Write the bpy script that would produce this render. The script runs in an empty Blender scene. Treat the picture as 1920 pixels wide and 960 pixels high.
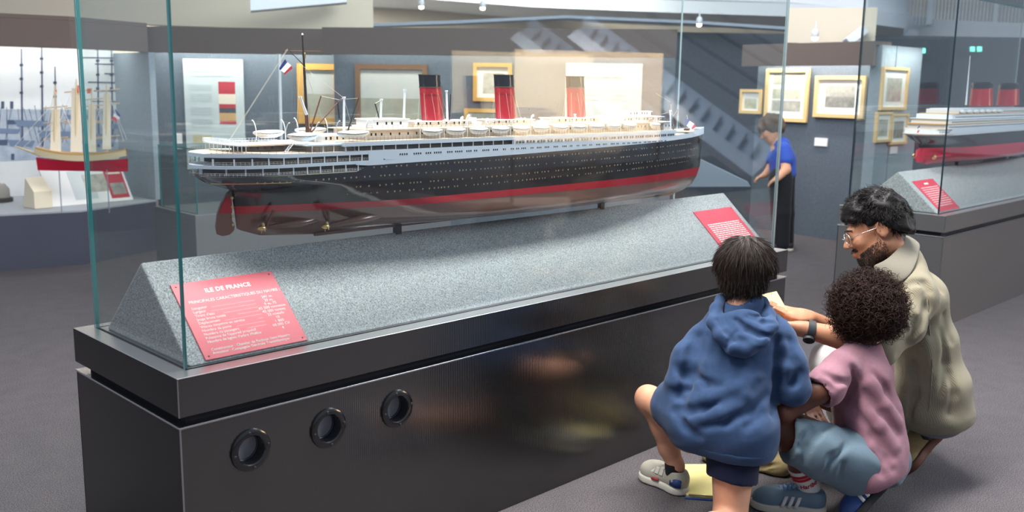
import bpy, bmesh, math, random
import numpy as np
from mathutils import Vector, Matrix, Euler, Quaternion
random.seed(7); np.random.seed(7)
SC = bpy.context.scene
COL = SC.collection

# ------------------------------------------------------------------ camera
FPX = 1786.04                       # focal length in pixels of the 1920x960 frame
CAM = np.array([-0.974, -2.103, 1.38])
PITCH, ROLL, YAW = 0.176836, 0.015530, 0.788271
FW = np.array([math.cos(YAW)*math.cos(PITCH), math.sin(YAW)*math.cos(PITCH), -math.sin(PITCH)])
_rt = np.array([math.sin(YAW), -math.cos(YAW), 0.0]); _up = np.cross(_rt, FW)
RT = math.cos(ROLL)*_rt + math.sin(ROLL)*_up
UP = -math.sin(ROLL)*_rt + math.cos(ROLL)*_up
cam_d = bpy.data.cameras.new('camera'); cam = bpy.data.objects.new('camera', cam_d); COL.objects.link(cam)
cam_d.sensor_width = 36.0; cam_d.lens = FPX*36.0/1920.0
cam_d.clip_start = 0.05; cam_d.clip_end = 200
cam_d.dof.use_dof = True; cam_d.dof.focus_distance = 3.1; cam_d.dof.aperture_fstop = 3.6
M = Matrix(((RT[0], UP[0], -FW[0], CAM[0]), (RT[1], UP[1], -FW[1], CAM[1]), (RT[2], UP[2], -FW[2], CAM[2]), (0, 0, 0, 1)))
cam.matrix_world = M
SC.camera = cam

def ray(x, y): return FW + (x-960)/FPX*RT - (y-480)/FPX*UP
def at(x, y, d): return CAM + ray(x, y)*d                    # point at forward depth d
def on(x, y, ax, v):                                         # point on an axis plane
    r = ray(x, y); return CAM + r*((v-CAM[ax])/r[ax])
def floor_pt(x, y): return on(x, y, 2, 0.0)
def on_wall(x, y, a, b):                                     # point on the vertical plane through floor points a, b
    n = np.array([-(b[1]-a[1]), b[0]-a[0], 0.0]); r = ray(x, y)
    return CAM + r*(np.dot(n, np.array([a[0], a[1], 0])-CAM)/np.dot(n, r))

# ------------------------------------------------------------------ light and exposure
SC.view_settings.view_transform = 'Standard'; SC.view_settings.look = 'None'
SC.view_settings.gamma = 1.0; SC.view_settings.use_curve_mapping = False
SC.view_settings.exposure = 0.45
SC.cycles.transparent_max_bounces = 48
SC.cycles.max_bounces = 8
SC.cycles.sample_clamp_indirect = 6.0
SC.cycles.caustics_reflective = False; SC.cycles.caustics_refractive = False
world = bpy.data.worlds.new('world'); SC.world = world; world.use_nodes = True
world.node_tree.nodes['Background'].inputs[0].default_value = (0.62, 0.72, 0.88, 1)
world.node_tree.nodes['Background'].inputs[1].default_value = 0.32

def area(name, loc, target, sx, sy, power, col=(1, 1, 1), spread=math.pi):
    l = bpy.data.lights.new(name, 'AREA'); l.shape = 'RECTANGLE'; l.size = sx; l.size_y = sy
    l.energy = power; l.color = col; l.spread = spread
    o = bpy.data.objects.new(name, l); COL.objects.link(o); o.location = loc
    o.rotation_euler = (Vector(target)-Vector(loc)).to_track_quat('-Z', 'Y').to_euler()
    return o
def spot(name, loc, target, power, angle=60, col=(1, .86, .7), blend=.6, r=.04):
    l = bpy.data.lights.new(name, 'SPOT'); l.energy = power; l.spot_size = math.radians(angle); l.spot_blend = blend
    l.color = col; l.shadow_soft_size = r
    o = bpy.data.objects.new(name, l); COL.objects.link(o); o.location = loc
    o.rotation_euler = (Vector(target)-Vector(loc)).to_track_quat('-Z', 'Y').to_euler()
    return o
# daylight from the roof lights of the hall: one above and in front of the case, one over the aisle on the right
area('rooflight_lamp', (1.3, -.25, 3.5), (1.35, .1, 0), 4.2, .55, 265, (1, .985, .96))
area('rooflight_lamp.001', (4.6, -3.4, 3.6), (2.8, -1.4, 0), 3.0, 2.4, 38, (.95, .97, 1))
area('rooflight_lamp.002', (6.0, 4.0, 3.9), (6.0, 4.0, 0), 6, 4, 140, (.9, .95, 1))
area('balcony_fill_lamp', (5.2, 2.2, 3.9), (9.5, 8.5, 2.2), 3, 1.2, 100, (.95, .97, 1))  # unseen fill, added to brighten the front of the white balcony
area('stair_fill_lamp', (6.5, -5.5, 4.2), (7.5, -5.0, 0), 4, 2, 420, (.8, .9, 1))  # unseen fill, added so the staircase is bright enough to mirror
area('rooflight_lamp.003', (-1.5, 2.5, 3.9), (-.5, 2.5, 0), 4, 4, 60, (.95, .96, 1))
area('hall_fill_lamp', (8.0, 11.5, 4.0), (9.5, 12.5, 1.5), 10, 4, 900, (1, .96, .9))  # this and the next: unseen fills added to brighten the far wall
area('hall_fill_lamp.001', (2.5, 10.0, 4.0), (3.5, 12.0, 1.5), 6, 3, 500, (1, .95, .86))

# ------------------------------------------------------------------ materials
MAT = {}
def srgb(h):
    h = h.lstrip('#'); v = [int(h[i:i+2], 16)/255 for i in (0, 2, 4)]
    return tuple((c/12.92 if c <= .04045 else ((c+.055)/1.055)**2.4) for c in v)
def mat(name, col, rough=.6, metal=0.0, spec=.5, noise=None, bump=None, sheen=0.0, coat=0.0, emit=None, vary=None):
    """procedural principled material. noise=(scale, second colour, contrast) bump=(scale, strength, distance)"""
    if name in MAT: return MAT[name]
    m = bpy.data.materials.new(name); m.use_nodes = True; nt = m.node_tree; b = nt.nodes['Principled BSDF']
    if isinstance(col, str): col = srgb(col)
    b.inputs['Base Color'].default_value = (*col, 1)
    b.inputs['Roughness'].default_value = rough; b.inputs['Metallic'].default_value = metal
    b.inputs['Specular IOR Level'].default_value = spec
    if sheen: b.inputs['Sheen Weight'].default_value = sheen
    if coat: b.inputs['Coat Weight'].default_value = coat; b.inputs['Coat Roughness'].default_value = .08
    tc = nt.nodes.new('ShaderNodeTexCoord')
    if noise:
        sc, c2, con = noise
        if isinstance(c2, str): c2 = srgb(c2)
        n = nt.nodes.new('ShaderNodeTexNoise'); n.inputs['Scale'].default_value = sc; n.inputs['Detail'].default_value = 4; n.inputs['Roughness'].default_value = .65
        r = nt.nodes.new('ShaderNodeValToRGB'); r.color_ramp.elements[0].position = .5-con; r.color_ramp.elements[1].position = .5+con
        r.color_ramp.elements[0].color = (*col, 1); r.color_ramp.elements[1].color = (*c2, 1)
        nt.links.new(tc.outputs['Object'], n.inputs['Vector']); nt.links.new(n.outputs['Fac'], r.inputs['Fac'])
        nt.links.new(r.outputs['Color'], b.inputs['Base Color'])
    if bump:
        sc, st, di = bump
        n = nt.nodes.new('ShaderNodeTexNoise'); n.inputs['Scale'].default_value = sc; n.inputs['Detail'].default_value = 5
        bp = nt.nodes.new('ShaderNodeBump'); bp.inputs['Strength'].default_value = st; bp.inputs['Distance'].default_value = di
        nt.links.new(tc.outputs['Object'], n.inputs['Vector']); nt.links.new(n.outputs['Fac'], bp.inputs['Height']); nt.links.new(bp.outputs['Normal'], b.inputs['Normal'])
    if emit:
        ec, es = emit
        if isinstance(ec, str): ec = srgb(ec)
        b.inputs['Emission Color'].default_value = (*ec, 1); b.inputs['Emission Strength'].default_value = es
    MAT[name] = m; return m
def wave_bump(m, axis, scale, strength, dist, prof='SIN'):
    nt = m.node_tree; b = nt.nodes['Principled BSDF']; tc = nt.nodes.new('ShaderNodeTexCoord')
    w = nt.nodes.new('ShaderNodeTexWave'); w.bands_direction = axis; w.inputs['Scale'].default_value = scale; w.wave_profile = prof
    bp = nt.nodes.new('ShaderNodeBump'); bp.inputs['Strength'].default_value = strength; bp.inputs['Distance'].default_value = dist
    nt.links.new(tc.outputs['Object'], w.inputs['Vector']); nt.links.new(w.outputs['Fac'], bp.inputs['Height'])
    if b.inputs['Normal'].is_linked: nt.links.new(b.inputs['Normal'].links[0].from_socket, bp.inputs['Normal'])
    nt.links.new(bp.outputs['Normal'], b.inputs['Normal']); return m
def glass_mat(name, tint, ior=1.5):
    """clear sheet glass: straight-through transmission plus Fresnel mirror reflection on each face"""
    m = bpy.data.materials.new(name); m.use_nodes = True; nt = m.node_tree; nt.nodes.clear()
    out = nt.nodes.new('ShaderNodeOutputMaterial'); mx = nt.nodes.new('ShaderNodeMixShader')
    tr = nt.nodes.new('ShaderNodeBsdfTransparent'); tr.inputs[0].default_value = (*tint, 1)
    gl = nt.nodes.new('ShaderNodeBsdfGlossy'); gl.inputs['Roughness'].default_value = 0.0
    fr = nt.nodes.new('ShaderNodeFresnel'); ge = nt.nodes.new('ShaderNodeNewGeometry')
    mi = nt.nodes.new('ShaderNodeMix'); mi.data_type = 'FLOAT'
    mi.inputs[2].default_value = ior; mi.inputs[3].default_value = 1/ior
    nt.links.new(ge.outputs['Backfacing'], mi.inputs[0]); nt.links.new(mi.outputs[0], fr.inputs['IOR'])
    nt.links.new(fr.outputs[0], mx.inputs[0]); nt.links.new(tr.outputs[0], mx.inputs[1]); nt.links.new(gl.outputs[0], mx.inputs[2])
    nt.links.new(mx.outputs[0], out.inputs[0]); MAT[name] = m; return m
GLASS = glass_mat('case_glass', (.965, .985, .98))
mat('glass_edge', '#2f7f80', .1, 0, .8, coat=.5)
mat('glass_edge_dark', '#10242a', .1, 0, .8, coat=.5); mat('glass_edge_pale', '#aebfc2', .15, 0, .8, coat=.5); mat('glass_edge_thin', '#5f8f92', .15, 0, .8, coat=.5)

# ------------------------------------------------------------------ mesh helpers
class MB:
    def __init__(s): s.v = []; s.f = []; s.m = []
    def add(s, vs, fs, mi=0):
        o = len(s.v); s.v += [tuple(map(float, v)) for v in vs]; s.f += [tuple(i+o for i in f) for f in fs]; s.m += [mi]*len(fs); return s
    def box(s, x0, y0, z0, x1, y1, z1, mi=0):
        return s.add([(x0,y0,z0),(x1,y0,z0),(x1,y1,z0),(x0,y1,z0),(x0,y0,z1),(x1,y0,z1),(x1,y1,z1),(x0,y1,z1)],
              [(0,3,2,1),(4,5,6,7),(0,1,5,4),(1,2,6,5),(2,3,7,6),(3,0,4,7)], mi)
    def obox(s, c, ax, ay, az, hx, hy, hz, mi=0):
        c, ax, ay, az = [np.array(q, float) for q in (c, ax, ay, az)]
        vs = [c+sx*hx*ax+sy*hy*ay+sz*hz*az for sz in (-1, 1) for sx, sy in ((-1,-1),(1,-1),(1,1),(-1,1))]
        return s.add(vs, [(0,3,2,1),(4,5,6,7),(0,1,5,4),(1,2,6,5),(2,3,7,6),(3,0,4,7)], mi)
    def tube(s, pts, r, n=6, cap=True, mi=0):
        pts = [np.array(p, float) for p in pts]; rr = r if hasattr(r, '__len__') else [r]*len(pts)
        rings = []; prev = None
        for i, p in enumerate(pts):
            t = (pts[min(i+1, len(pts)-1)]-pts[max(i-1, 0)]); t = t/(np.linalg.norm(t)+1e-12)
            if prev is None: a = np.cross(t, (0, 0, 1) if abs(t[2]) < .9 else (1, 0, 0))
            else: a = prev-np.dot(prev, t)*t
            a = a/(np.linalg.norm(a)+1e-12); prev = a; b = np.cross(t, a)
            rings.append([p+rr[i]*(math.cos(2*math.pi*k/n)*a+math.sin(2*math.pi*k/n)*b) for k in range(n)])
        vs = [v for q in rings for v in q]; fs = []
        for i in range(len(pts)-1):
            for k in range(n): fs.append((i*n+k, i*n+(k+1) % n, (i+1)*n+(k+1) % n, (i+1)*n+k))
        if cap: fs.append(tuple(range(n))[::-1]); fs.append(tuple((len(pts)-1)*n+k for k in range(n)))
        return s.add(vs, fs, mi)
    def lathe(s, c, axis, prof, n=24, mi=0, close=True, ref=None, sx=1.0):
        """prof = [(radius, along axis)]"""
        c = np.array(c, float); t = np.array(axis, float); t /= np.linalg.norm(t)
        a = np.cross(t, (0, 0, 1) if abs(t[2]) < .9 else (1, 0, 0)) if ref is None else np.array(ref, float)
        a = a-np.dot(a, t)*t; a /= np.linalg.norm(a); b = np.cross(t, a); vs = []; fs = []
        for r, h in prof:
            for k in range(n): vs.append(c+t*h+r*(sx*math.cos(2*math.pi*k/n)*a+math.sin(2*math.pi*k/n)*b))
        for i in range(len(prof)-1):
            for k in range(n): fs.append((i*n+k, i*n+(k+1) % n, (i+1)*n+(k+1) % n, (i+1)*n+k))
        if close:
            fs.append(tuple(range(n))[::-1]); fs.append(tuple((len(prof)-1)*n+k for k in range(n)))
        return s.add(vs, fs, mi)
    def prism(s, poly, z0, z1, mi=0, hole=None):
        n = len(poly); vs = [(x, y, z0) for x, y in poly]+[(x, y, z1) for x, y in poly]
        fs = [tuple(range(n))[::-1], tuple(range(n, 2*n))]+[(i, (i+1) % n, n+(i+1) % n, n+i) for i in range(n)]
        return s.add(vs, fs, mi)
    def build(s, name, mats, parent=None, smooth=False, bevel=0, origin=None):
        me = bpy.data.meshes.new(name)
        org = np.array(origin if origin is not None else (parent_world(parent) if parent else (0, 0, 0)), float)
        me.from_pydata([tuple(np.array(v)-org) for v in s.v], [], s.f)
        mats = mats if isinstance(mats, (list, tuple)) else [mats]
        for q in mats: me.materials.append(MAT[q] if isinstance(q, str) else q)
        if len(mats) > 1: me.polygons.foreach_set('material_index', s.m)
        if smooth: me.polygons.foreach_set('use_smooth', [True]*len(me.polygons))
        bm = bmesh.new(); bm.from_mesh(me); bmesh.ops.recalc_face_normals(bm, faces=bm.faces); bm.to_mesh(me); bm.free()
        if smooth == 'auto':
            me.set_sharp_from_angle(angle=math.radians(38))
        o = bpy.data.objects.new(name, me); COL.objects.link(o)
        if parent: o.parent = parent
        else: o.location = org
        if bevel:
            bv = o.modifiers.new('bevel', 'BEVEL'); bv.width = bevel; bv.segments = 2; bv.limit_method = 'ANGLE'
        return o
def parent_world(p):
    l = np.zeros(3)
    while p: l += np.array(p.location); p = p.parent
    return l
def tag(o, label=None, cat=None, group=None, kind=None):
    if label: o['label'] = label
    if cat: o['category'] = cat
    if group: o['group'] = group
    if kind: o['kind'] = kind
    return o
def thing(name, loc, label, cat, group=None):
    o = bpy.data.objects.new(name, None); COL.objects.link(o); o.location = tuple(map(float, loc)); o.empty_display_size = .05
    return tag(o, label, cat, group)
def struct(o): o['kind'] = 'structure'; return o
def text_part(name, body, origin, ux, uy, size, m, parent, align='LEFT', ext=.0004, spacing=1.0, shear=0.0, bold=0.0):
    """lettering as mesh: ux is the reading direction, uy points up the page"""
    cu = bpy.data.curves.new(name, 'FONT'); cu.body = body; cu.size = size; cu.align_x = align; cu.extrude = ext; cu.space_character = spacing
    cu.shear = shear; cu.resolution_u = 2; cu.offset = bold
    tmp = bpy.data.objects.new(name+'_t', cu); COL.objects.link(tmp); bpy.context.view_layer.update()
    me = bpy.data.meshes.new_from_object(tmp); bpy.data.objects.remove(tmp)
    ux = Vector(ux).normalized(); uy = Vector(uy); uy = (uy-ux*uy.dot(ux)).normalized(); uz = ux.cross(uy)
    R = Matrix((ux, uy, uz)).transposed().to_4x4(); me.transform(Matrix.Translation(Vector(origin)-Vector(parent_world(parent)))@R)
    me.materials.clear(); me.materials.append(MAT[m])
    o = bpy.data.objects.new(name, me); COL.objects.link(o); o.parent = parent; return o
def copy_tree(o, parent=None):
    c = o.copy(); COL.objects.link(c); c.parent = parent
    for ch in list(o.children): copy_tree(ch, c)
    return c
def merge_text(objs):
    """join several lines of one paragraph into one object"""
    base = objs[0]; bm = bmesh.new()
    for o in objs: bm.from_mesh(o.data)
    bm.to_mesh(base.data); bm.free()
    for o in objs[1:]: bpy.data.objects.remove(o)
    return base
# ------------------------------------------------------------------ room shell
def carpet():
    m = mat('carpet', '#565660', .95, spec=.15, bump=(900, .35, .004))
    nt = m.node_tree; b = nt.nodes['Principled BSDF']; tc = nt.nodes.new('ShaderNodeTexCoord')
    n1 = nt.nodes.new('ShaderNodeTexNoise'); n1.inputs['Scale'].default_value = 260; n1.inputs['Detail'].default_value = 3
    n2 = nt.nodes.new('ShaderNodeTexNoise'); n2.inputs['Scale'].default_value = 9; n2.inputs['Detail'].default_value = 5
    r1 = nt.nodes.new('ShaderNodeValToRGB'); e = r1.color_ramp.elements
    e[0].position = .36; e[0].color = (*srgb('#3d3a3d'), 1); e[1].position = .66; e[1].color = (*srgb('#726d70'), 1)
    r2 = nt.nodes.new('ShaderNodeValToRGB'); r2.color_ramp.elements[0].color = (.78, .78, .8, 1); r2.color_ramp.elements[1].color = (1.1, 1.08, 1.06, 1)
    mx = nt.nodes.new('ShaderNodeMix'); mx.data_type = 'RGBA'; mx.blend_type = 'MULTIPLY'; mx.inputs[0].default_value = 1
    for n in (n1, n2): nt.links.new(tc.outputs['Object'], n.inputs['Vector'])
    nt.links.new(n1.outputs['Fac'], r1.inputs['Fac']); nt.links.new(n2.outputs['Fac'], r2.inputs['Fac'])
    nt.links.new(r1.outputs['Color'], mx.inputs[6]); nt.links.new(r2.outputs['Color'], mx.inputs[7]); nt.links.new(mx.outputs[2], b.inputs['Base Color'])
carpet()
mat('wall_fabric', '#59616b', .9, spec=.2, noise=(60, '#666f79', .2), bump=(400, .2, .002))
mat('wall_dark', '#3c414a', .85, spec=.2, noise=(30, '#464c57', .2))
mat('fascia', '#6b5f5a', .8, spec=.2)
mat('hall_beige', '#cfc4b2', .8)
mat('hall_white', '#dfe4ec', .55)
mat('hall_grey', '#8d97a6', .7)
mat('ledge_blue', '#454756', .85, spec=.2, noise=(300, '#545664', .2))
struct(MB().box(-7, -9, -.1, 22, 22, 0).build('floor', 'carpet'))
# far hall: back wall, side wall, ceiling
mat('ceiling_paint', '#d8d0c4', .8)
B0 = at(-400, 140, 17.5); B1 = at(2300, 140, 17.5)
def wall_between(name, a, b, z0, z1, m, th=.12, kind=True, parent=None):
    a = np.array(a[:2]); b = np.array(b[:2]); d = (b-a)/np.linalg.norm(b-a); n = np.array([-d[1], d[0]])
    if np.dot(n, a-CAM[:2]) < 0: n = -n
    poly = [tuple(a), tuple(b), tuple(b+n*th), tuple(a+n*th)]
    o = MB().prism(poly, z0, z1).build(name, m, parent)
    return struct(o) if kind and not parent else o
wall_between('wall_back', B0, B1, 0, 4.2, 'hall_beige', .2)
MB_c = MB().box(3.5, 3.5, 4.2, 22, 22, 4.35); struct(MB_c.build('ceiling', 'ceiling_paint'))

# ------------------------------------------------------------------ the long display case
LX, WY, ZS, ZB, ZG = 2.851, .650, .680, .554, .582
GX0, GY0, GX1, GY1, GTOP = .047, .0546, 2.846-.0, .616, 2.05
RIDGE = np.array([.325, .909]); FOOT = .072
dark_metal = mat('ribbed_metal', (.135, .132, .13), .17, .9, .5)
wave_bump(dark_metal, 'X', 44, .10, .0022)
def brushed():
    m = mat('brushed_steel', (.66, .655, .65), .30, 1.0, .5)
    return m
brushed(); mat('lid_steel', (.62, .62, .64), .22, 1.0)
mat('black_lacquer', (.012, .012, .014), .12, .2, .5, coat=.6)
mat('plain_dark_metal', (.014, .014, .016), .16, .5, .3)
mat('reflection_tinted_metal', (.30, .295, .29), .34, .9, .5); mat('edge_trim', (.5, .5, .52), .22, 1.0)  # second case: dark metal lightened, its bright floor reflection put into the colour
mat('recess_felt', '#1f2025', .95, noise=(400, '#30323a', .2))
mat('port_ring', (.006, .006, .007), .18, 0, .6, coat=.5)
mat('port_tunnel', (.05, .053, .065), .3, .6)
mat('port_glass', (.34, .34, .36), .25, 0, .5, coat=.3)
mat('screw_metal', (.08, .08, .085), .3, .8)
def felt():
    m = mat('felt', '#8e9499', .98, spec=.1, bump=(1500, .5, .003), sheen=.3)
    nt = m.node_tree; b = nt.nodes['Principled BSDF']; tc = nt.nodes.new('ShaderNodeTexCoord')
    mp = nt.nodes.new('ShaderNodeMapping'); mp.inputs['Rotation'].default_value = (.6, .4, .5); mp.inputs['Scale'].default_value = (1, .45, 1)
    n1 = nt.nodes.new('ShaderNodeTexNoise'); n1.inputs['Scale'].default_value = 330; n1.inputs['Detail'].default_value = 4; n1.inputs['Roughness'].default_value = .7; n1.inputs['Distortion'].default_value = .8
    r1 = nt.nodes.new('ShaderNodeValToRGB'); e = r1.color_ramp.elements
    e[0].position = .36; e[0].color = (*srgb('#666b6f'), 1); e[1].position = .64; e[1].color = (*srgb('#d8dcde'), 1)
    nt.links.new(tc.outputs['Object'], mp.inputs['Vector']); nt.links.new(mp.outputs['Vector'], n1.inputs['Vector'])
    nt.links.new(n1.outputs['Fac'], r1.inputs['Fac']); nt.links.new(r1.outputs['Color'], b.inputs['Base Color'])
felt()
PORTS = [.186, .421, .657]; PZ = .453
def hole_panel(x0, x1, z0, z1, holes, r, depth, y):
    """front plate in the XZ plane with round holes and their edges"""
    mb = MB(); S = .07; xs = x0
    for cx in holes:
        mb.add([(xs, y, z0), (cx-S, y, z0), (cx-S, y, z1), (xs, y, z1)], [(0, 1, 2, 3)])
        mb.add([(cx-S, y, z0), (cx+S, y, z0), (cx+S, y, PZ-S), (cx-S, y, PZ-S)], [(0, 1, 2, 3)])
        mb.add([(cx-S, y, PZ+S), (cx+S, y, PZ+S), (cx+S, y, z1), (cx-S, y, z1)], [(0, 1, 2, 3)])
        n = 40; vs = []
        for k in range(n):
            t = 2*math.pi*k/n; c, s = math.cos(t), math.sin(t); q = S/max(abs(c), abs(s))
            vs += [(cx+r*c, y, PZ+r*s), (cx+q*c, y, PZ+q*s)]
        mb.add(vs, [(2*k, 2*k+1, (2*k+3) % (2*n), (2*k+2) % (2*n)) for k in range(n)])
        xs = cx+S
    mb.add([(xs, y, z0), (x1, y, z0), (x1, y, z1), (xs, y, z1)], [(0, 1, 2, 3)])
    return mb
def pane(x0, y0, z0, x1, y1, z1, parent, edge='glass_edge', right='glass_edge_pale'):
    mb = MB().box(x0, y0, z0, x1, y1, z1)
    dx, dy, dz = x1-x0, y1-y0, z1-z0; th = min(dx, dy, dz)
    # faces order: bottom, top, front(-y), right(+x), back(+y), left(-x)
    if th == dy: mb.m = [1, 1, 0, 2, 0, 1]
    elif th == dx: mb.m = [1, 1, 1, 0, 1, 0]
    else: mb.m = [0, 0, 1, 1, 1, 1]
    return mb.build('glass_pane', [GLASS, edge, right], parent)
def display_case(x, label, edge, ports=PORTS, ribbed='ribbed_metal', plain='plain_dark_metal'):
    t = thing('display_case', (x, 0, 0), label, 'display case', 'long museum display cases')
    e = .0015
    fp = hole_panel(x+e, x+LX-e, 0, ZB, [x+p for p in ports], .0375, .06, e).build('front_panel', ribbed, t)
    MB().box(x+e, e+.0005, 0, x+e+.004, WY-e, ZB).build('side_panel', plain, t)
    MB().box(x+LX-e-.004, e+.0005, 0, x+LX-e, WY-e, ZB).build('side_panel', plain, t)
    MB().box(x+e, WY-e-.004, 0, x+LX-e, WY-e, ZB).build('back_panel', ribbed, t)
    MB().box(x-.002, -.003, ZB-.001, x+LX+.002, WY+.002, ZB+.004).build('body_lid', 'lid_steel', t, bevel=.001)
    MB().box(x+e-.001, e-.001, 0, x+e+.0022, e+.0022, ZB).build('corner_trim', 'edge_trim', t)
    MB().box(x+.03, .03, ZB+.004, x+LX-.03, WY-.03, ZG).build('recess_band', 'recess_felt', t)
    MB().box(x, .0, ZG, x+LX, .004, ZS-.001).build('slab_front', ribbed, t)
    MB().box(x, .004, ZG, x+.004, WY, ZS-.001).build('slab_side', plain, t)
    MB().box(x+LX-.004, .004, ZG, x+LX, WY, ZS-.001).build('slab_side', plain, t)
    MB().box(x+.004, WY-.004, ZG, x+LX-.004, WY, ZS-.001).build('slab_back', plain, t)
    MB().box(x+.004, .004, ZG, x+LX-.004, WY-.004, ZG+.002).build('slab_underside', plain, t)
    MB().box(x, 0, ZS-.003, x+LX, WY, ZS).build('slab_top', 'brushed_steel', t, bevel=.0012)
    MB().box(x-.0006, -.0006, ZG, x+.0016, .0016, ZS-.003).build('corner_trim', 'edge_trim', t)
    x0, x1 = x+.066, x+LX-.036
    f = MB().add([(x0, FOOT, ZS), (x0, WY-FOOT, ZS), (x0, .325, .909), (x1, FOOT, ZS), (x1, WY-FOOT, ZS), (x1, .325, .909)],
                 [(0, 2, 1), (3, 4, 5), (0, 3, 5, 2), (1, 2, 5, 4), (0, 1, 4, 3)])
    f.build('felt_ridge', 'felt', t, bevel=.006)
    g0, g1 = x+GX0, x+GX1-.02
    pane(g0, GY0, ZS, g1, GY0+.010, GTOP, t, edge)
    pane(g0, GY1-.010, ZS, g1, GY1, GTOP, t, 'glass_edge_thin' if x == 0 else edge)
    pane(g0+.0005, GY0+.0105, ZS, g0+.0105, GY1-.0105, GTOP, t, edge)
    pane(g1-.0105, GY0+.0105, ZS, g1-.0005, GY1-.0105, GTOP, t, 'glass_edge_pale')
    pane(g0, GY0, GTOP, g1, GY1, GTOP+.012, t, 'glass_edge')
    for p in ports:
        r = MB().lathe((x+p, e, PZ), (0, -1, 0), [(.0375, -.004), (.0375, .006), (.040, .0085), (.050, .0085), (.0555, .006), (.057, .001), (.057, -.001)], 40, close=False)
        ro = r.build('porthole', 'port_ring', t, smooth='auto')
        MB().lathe((x+p, e, PZ), (0, 1, 0), [(.0376, 0), (.0376, .03), (.0355, .031), (.0355, .062)], 40, close=False).build('tunnel', 'port_tunnel', ro, smooth='auto').parent = ro
        MB().lathe((x+p, .036, PZ), (0, 1, 0), [(.0365, 0), (.0365, .002)], 40).build('pane', 'port_glass', ro)
        for k in range(4):
            a = math.pi/2*k+.12
            MB().lathe((x+p+.0478*math.cos(a), e-.0085, PZ+.0478*math.sin(a)), (0, -1, 0), [(.0042, -.001), (.0042, .0012), (.003, .0022)], 10).build('screw', 'screw_metal', ro)
    return t
case1 = display_case(0, 'long dark ribbed museum case with three portholes and grey felt ridge in foreground', 'glass_edge')
case2 = display_case(4.63, 'second long dark museum case at the right, behind the crouching man', 'glass_edge_dark', [], 'reflection_tinted_metal', 'reflection_tinted_metal')
mat('post_dark', (.03, .03, .035), .4, .5)
for x in (.914, 1.937): MB().box(x-.011, .316, .895, x+.011, .334, .945).build('ship_post', 'post_dark', case1)
for x in (5.6, 6.9): MB().box(x-.011, .316, .895, x+.011, .334, .945).build('ship_post', 'post_dark', case2)

# ------------------------------------------------------------------ red plates on the felt slopes
mat('plate_red', '#de5566', .35, spec=.5)
mat('plate_print', '#f6ece8', .5)
SU = np.array([0, .325-FOOT, .909-ZS]); SU = SU/np.linalg.norm(SU); SN = np.cross(np.array([1, 0, 0]), SU)   # up the slope, outward normal
if SN[1] > 0: SN = -SN
def slope_pt(x, s, off=0): return np.array([x, FOOT, ZS])+SU*s+SN*off
def slope_hit(px, py):
    p0 = np.array([0, FOOT, ZS]); r = ray(px, py); t = np.dot(p0-CAM, SN)/np.dot(r, SN); q = CAM+r*t
    return q[0], np.dot(q-p0, SU)
def plate(x0, x1, s0, s1, label, skew=0.0):
    t = thing('information_plate', slope_pt((x0+x1)/2, s0, .001), label, 'sign', 'red information plates')
    vs = [slope_pt(x0, s0, o) for o in (.0012, .0042)]; mb = MB()
    P = [(x0, s0), (x1, s0), (x1, s1), (x0, s1)]
    mb.add([slope_pt(x, s, .0012) for x, s in P]+[slope_pt(x, s, .0042) for x, s in P], [(0,3,2,1),(4,5,6,7),(0,1,5,4),(1,2,6,5),(2,3,7,6),(3,0,4,7)])
    mb.build('plate', 'plate_red', t, bevel=.0005)
    for x in (x0+.012, x1-.012):
        for s in (s0+.010, s1-.010):
            MB().lathe(slope_pt(x, s, .0042), SN, [(.0022, 0), (.0022, .0012), (.0012, .0018)], 8).build('screw', 'screw_metal', t)
    return t
def line(t, body, x, s, size, align='LEFT', bold=0, spacing=1.0):
    return text_part('lettering', body, slope_pt(x, s, .0046), (1, 0, 0), SU, size, 'plate_print', t, align, .0002, spacing, 0, bold)
SX0, SX1, SS0, SS1 = .112, .41, .008, .253
pl1 = plate(SX0, SX1, SS0, SS1, 'red plate with white French text headed ILE DE FRANCE, near the left corner')
Hh = SS1-SS0
def sy(f): return SS1-Hh*f
tl = [line(pl1, 'ILE DE FRANCE', .262, sy(.165), .019, 'CENTER', .0006, 1.05)]
tl.append(line(pl1, 'PRINCIPALES CARACTERISTIQUES DU NAVIRE :', .137, sy(.285), .0128, 'LEFT', .0001))
rows = [('Longueur', '241 m.'), ('Largeur', '29 m.'), ("Tirant d'eau", '9 m. 75'), ('Jauge brute totale', '43 500 tonneaux'), ('Déplacement', '42 000 tonnes'),
        ('Vitesse moyenne en service', '23 noeuds'), ('Nombre de ponts', '10'), ('Nombre de passagers', '1 800'), ("Puissance de l'appareil propulsif", '60 000 CV'), ("Nombre de lignes d'arbre d'hélice", '4')]
MBl = MB()
for i, (a, b) in enumerate(rows):
    s = sy(.365+.049*i)
    tl.append(line(pl1, a, .137, s, .0112, 'LEFT', .0001)); tl.append(line(pl1, b, .358, s+.002, .0122, 'CENTER', .0001))
    xa = .137+.0062*len(a)+.004
    if xa < .315: MBl.add([slope_pt(x, q, .0045) for x, q in ((xa, s), (.317, s), (.317, s+.0007), (xa, s+.0007))], [(0, 1, 2, 3)])
tl.append(line(pl1, 'Constructeur : Chantier de Penhoët Saint-Nazaire', .137, sy(.905), .0112, 'LEFT', .0001))
tl.append(line(pl1, 'Armateur : Compagnie Générale Transatlantique', .137, sy(.95), .0112, 'LEFT', .0001))
merge_text(tl); MBl.build('leader_lines', 'plate_print', pl1)
pl2 = plate(2.478, 2.776, SS0, SS1, 'red plate covered with fine white text, behind the hooded boy')
mb = MB(); rnd = random.Random(3)
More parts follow.
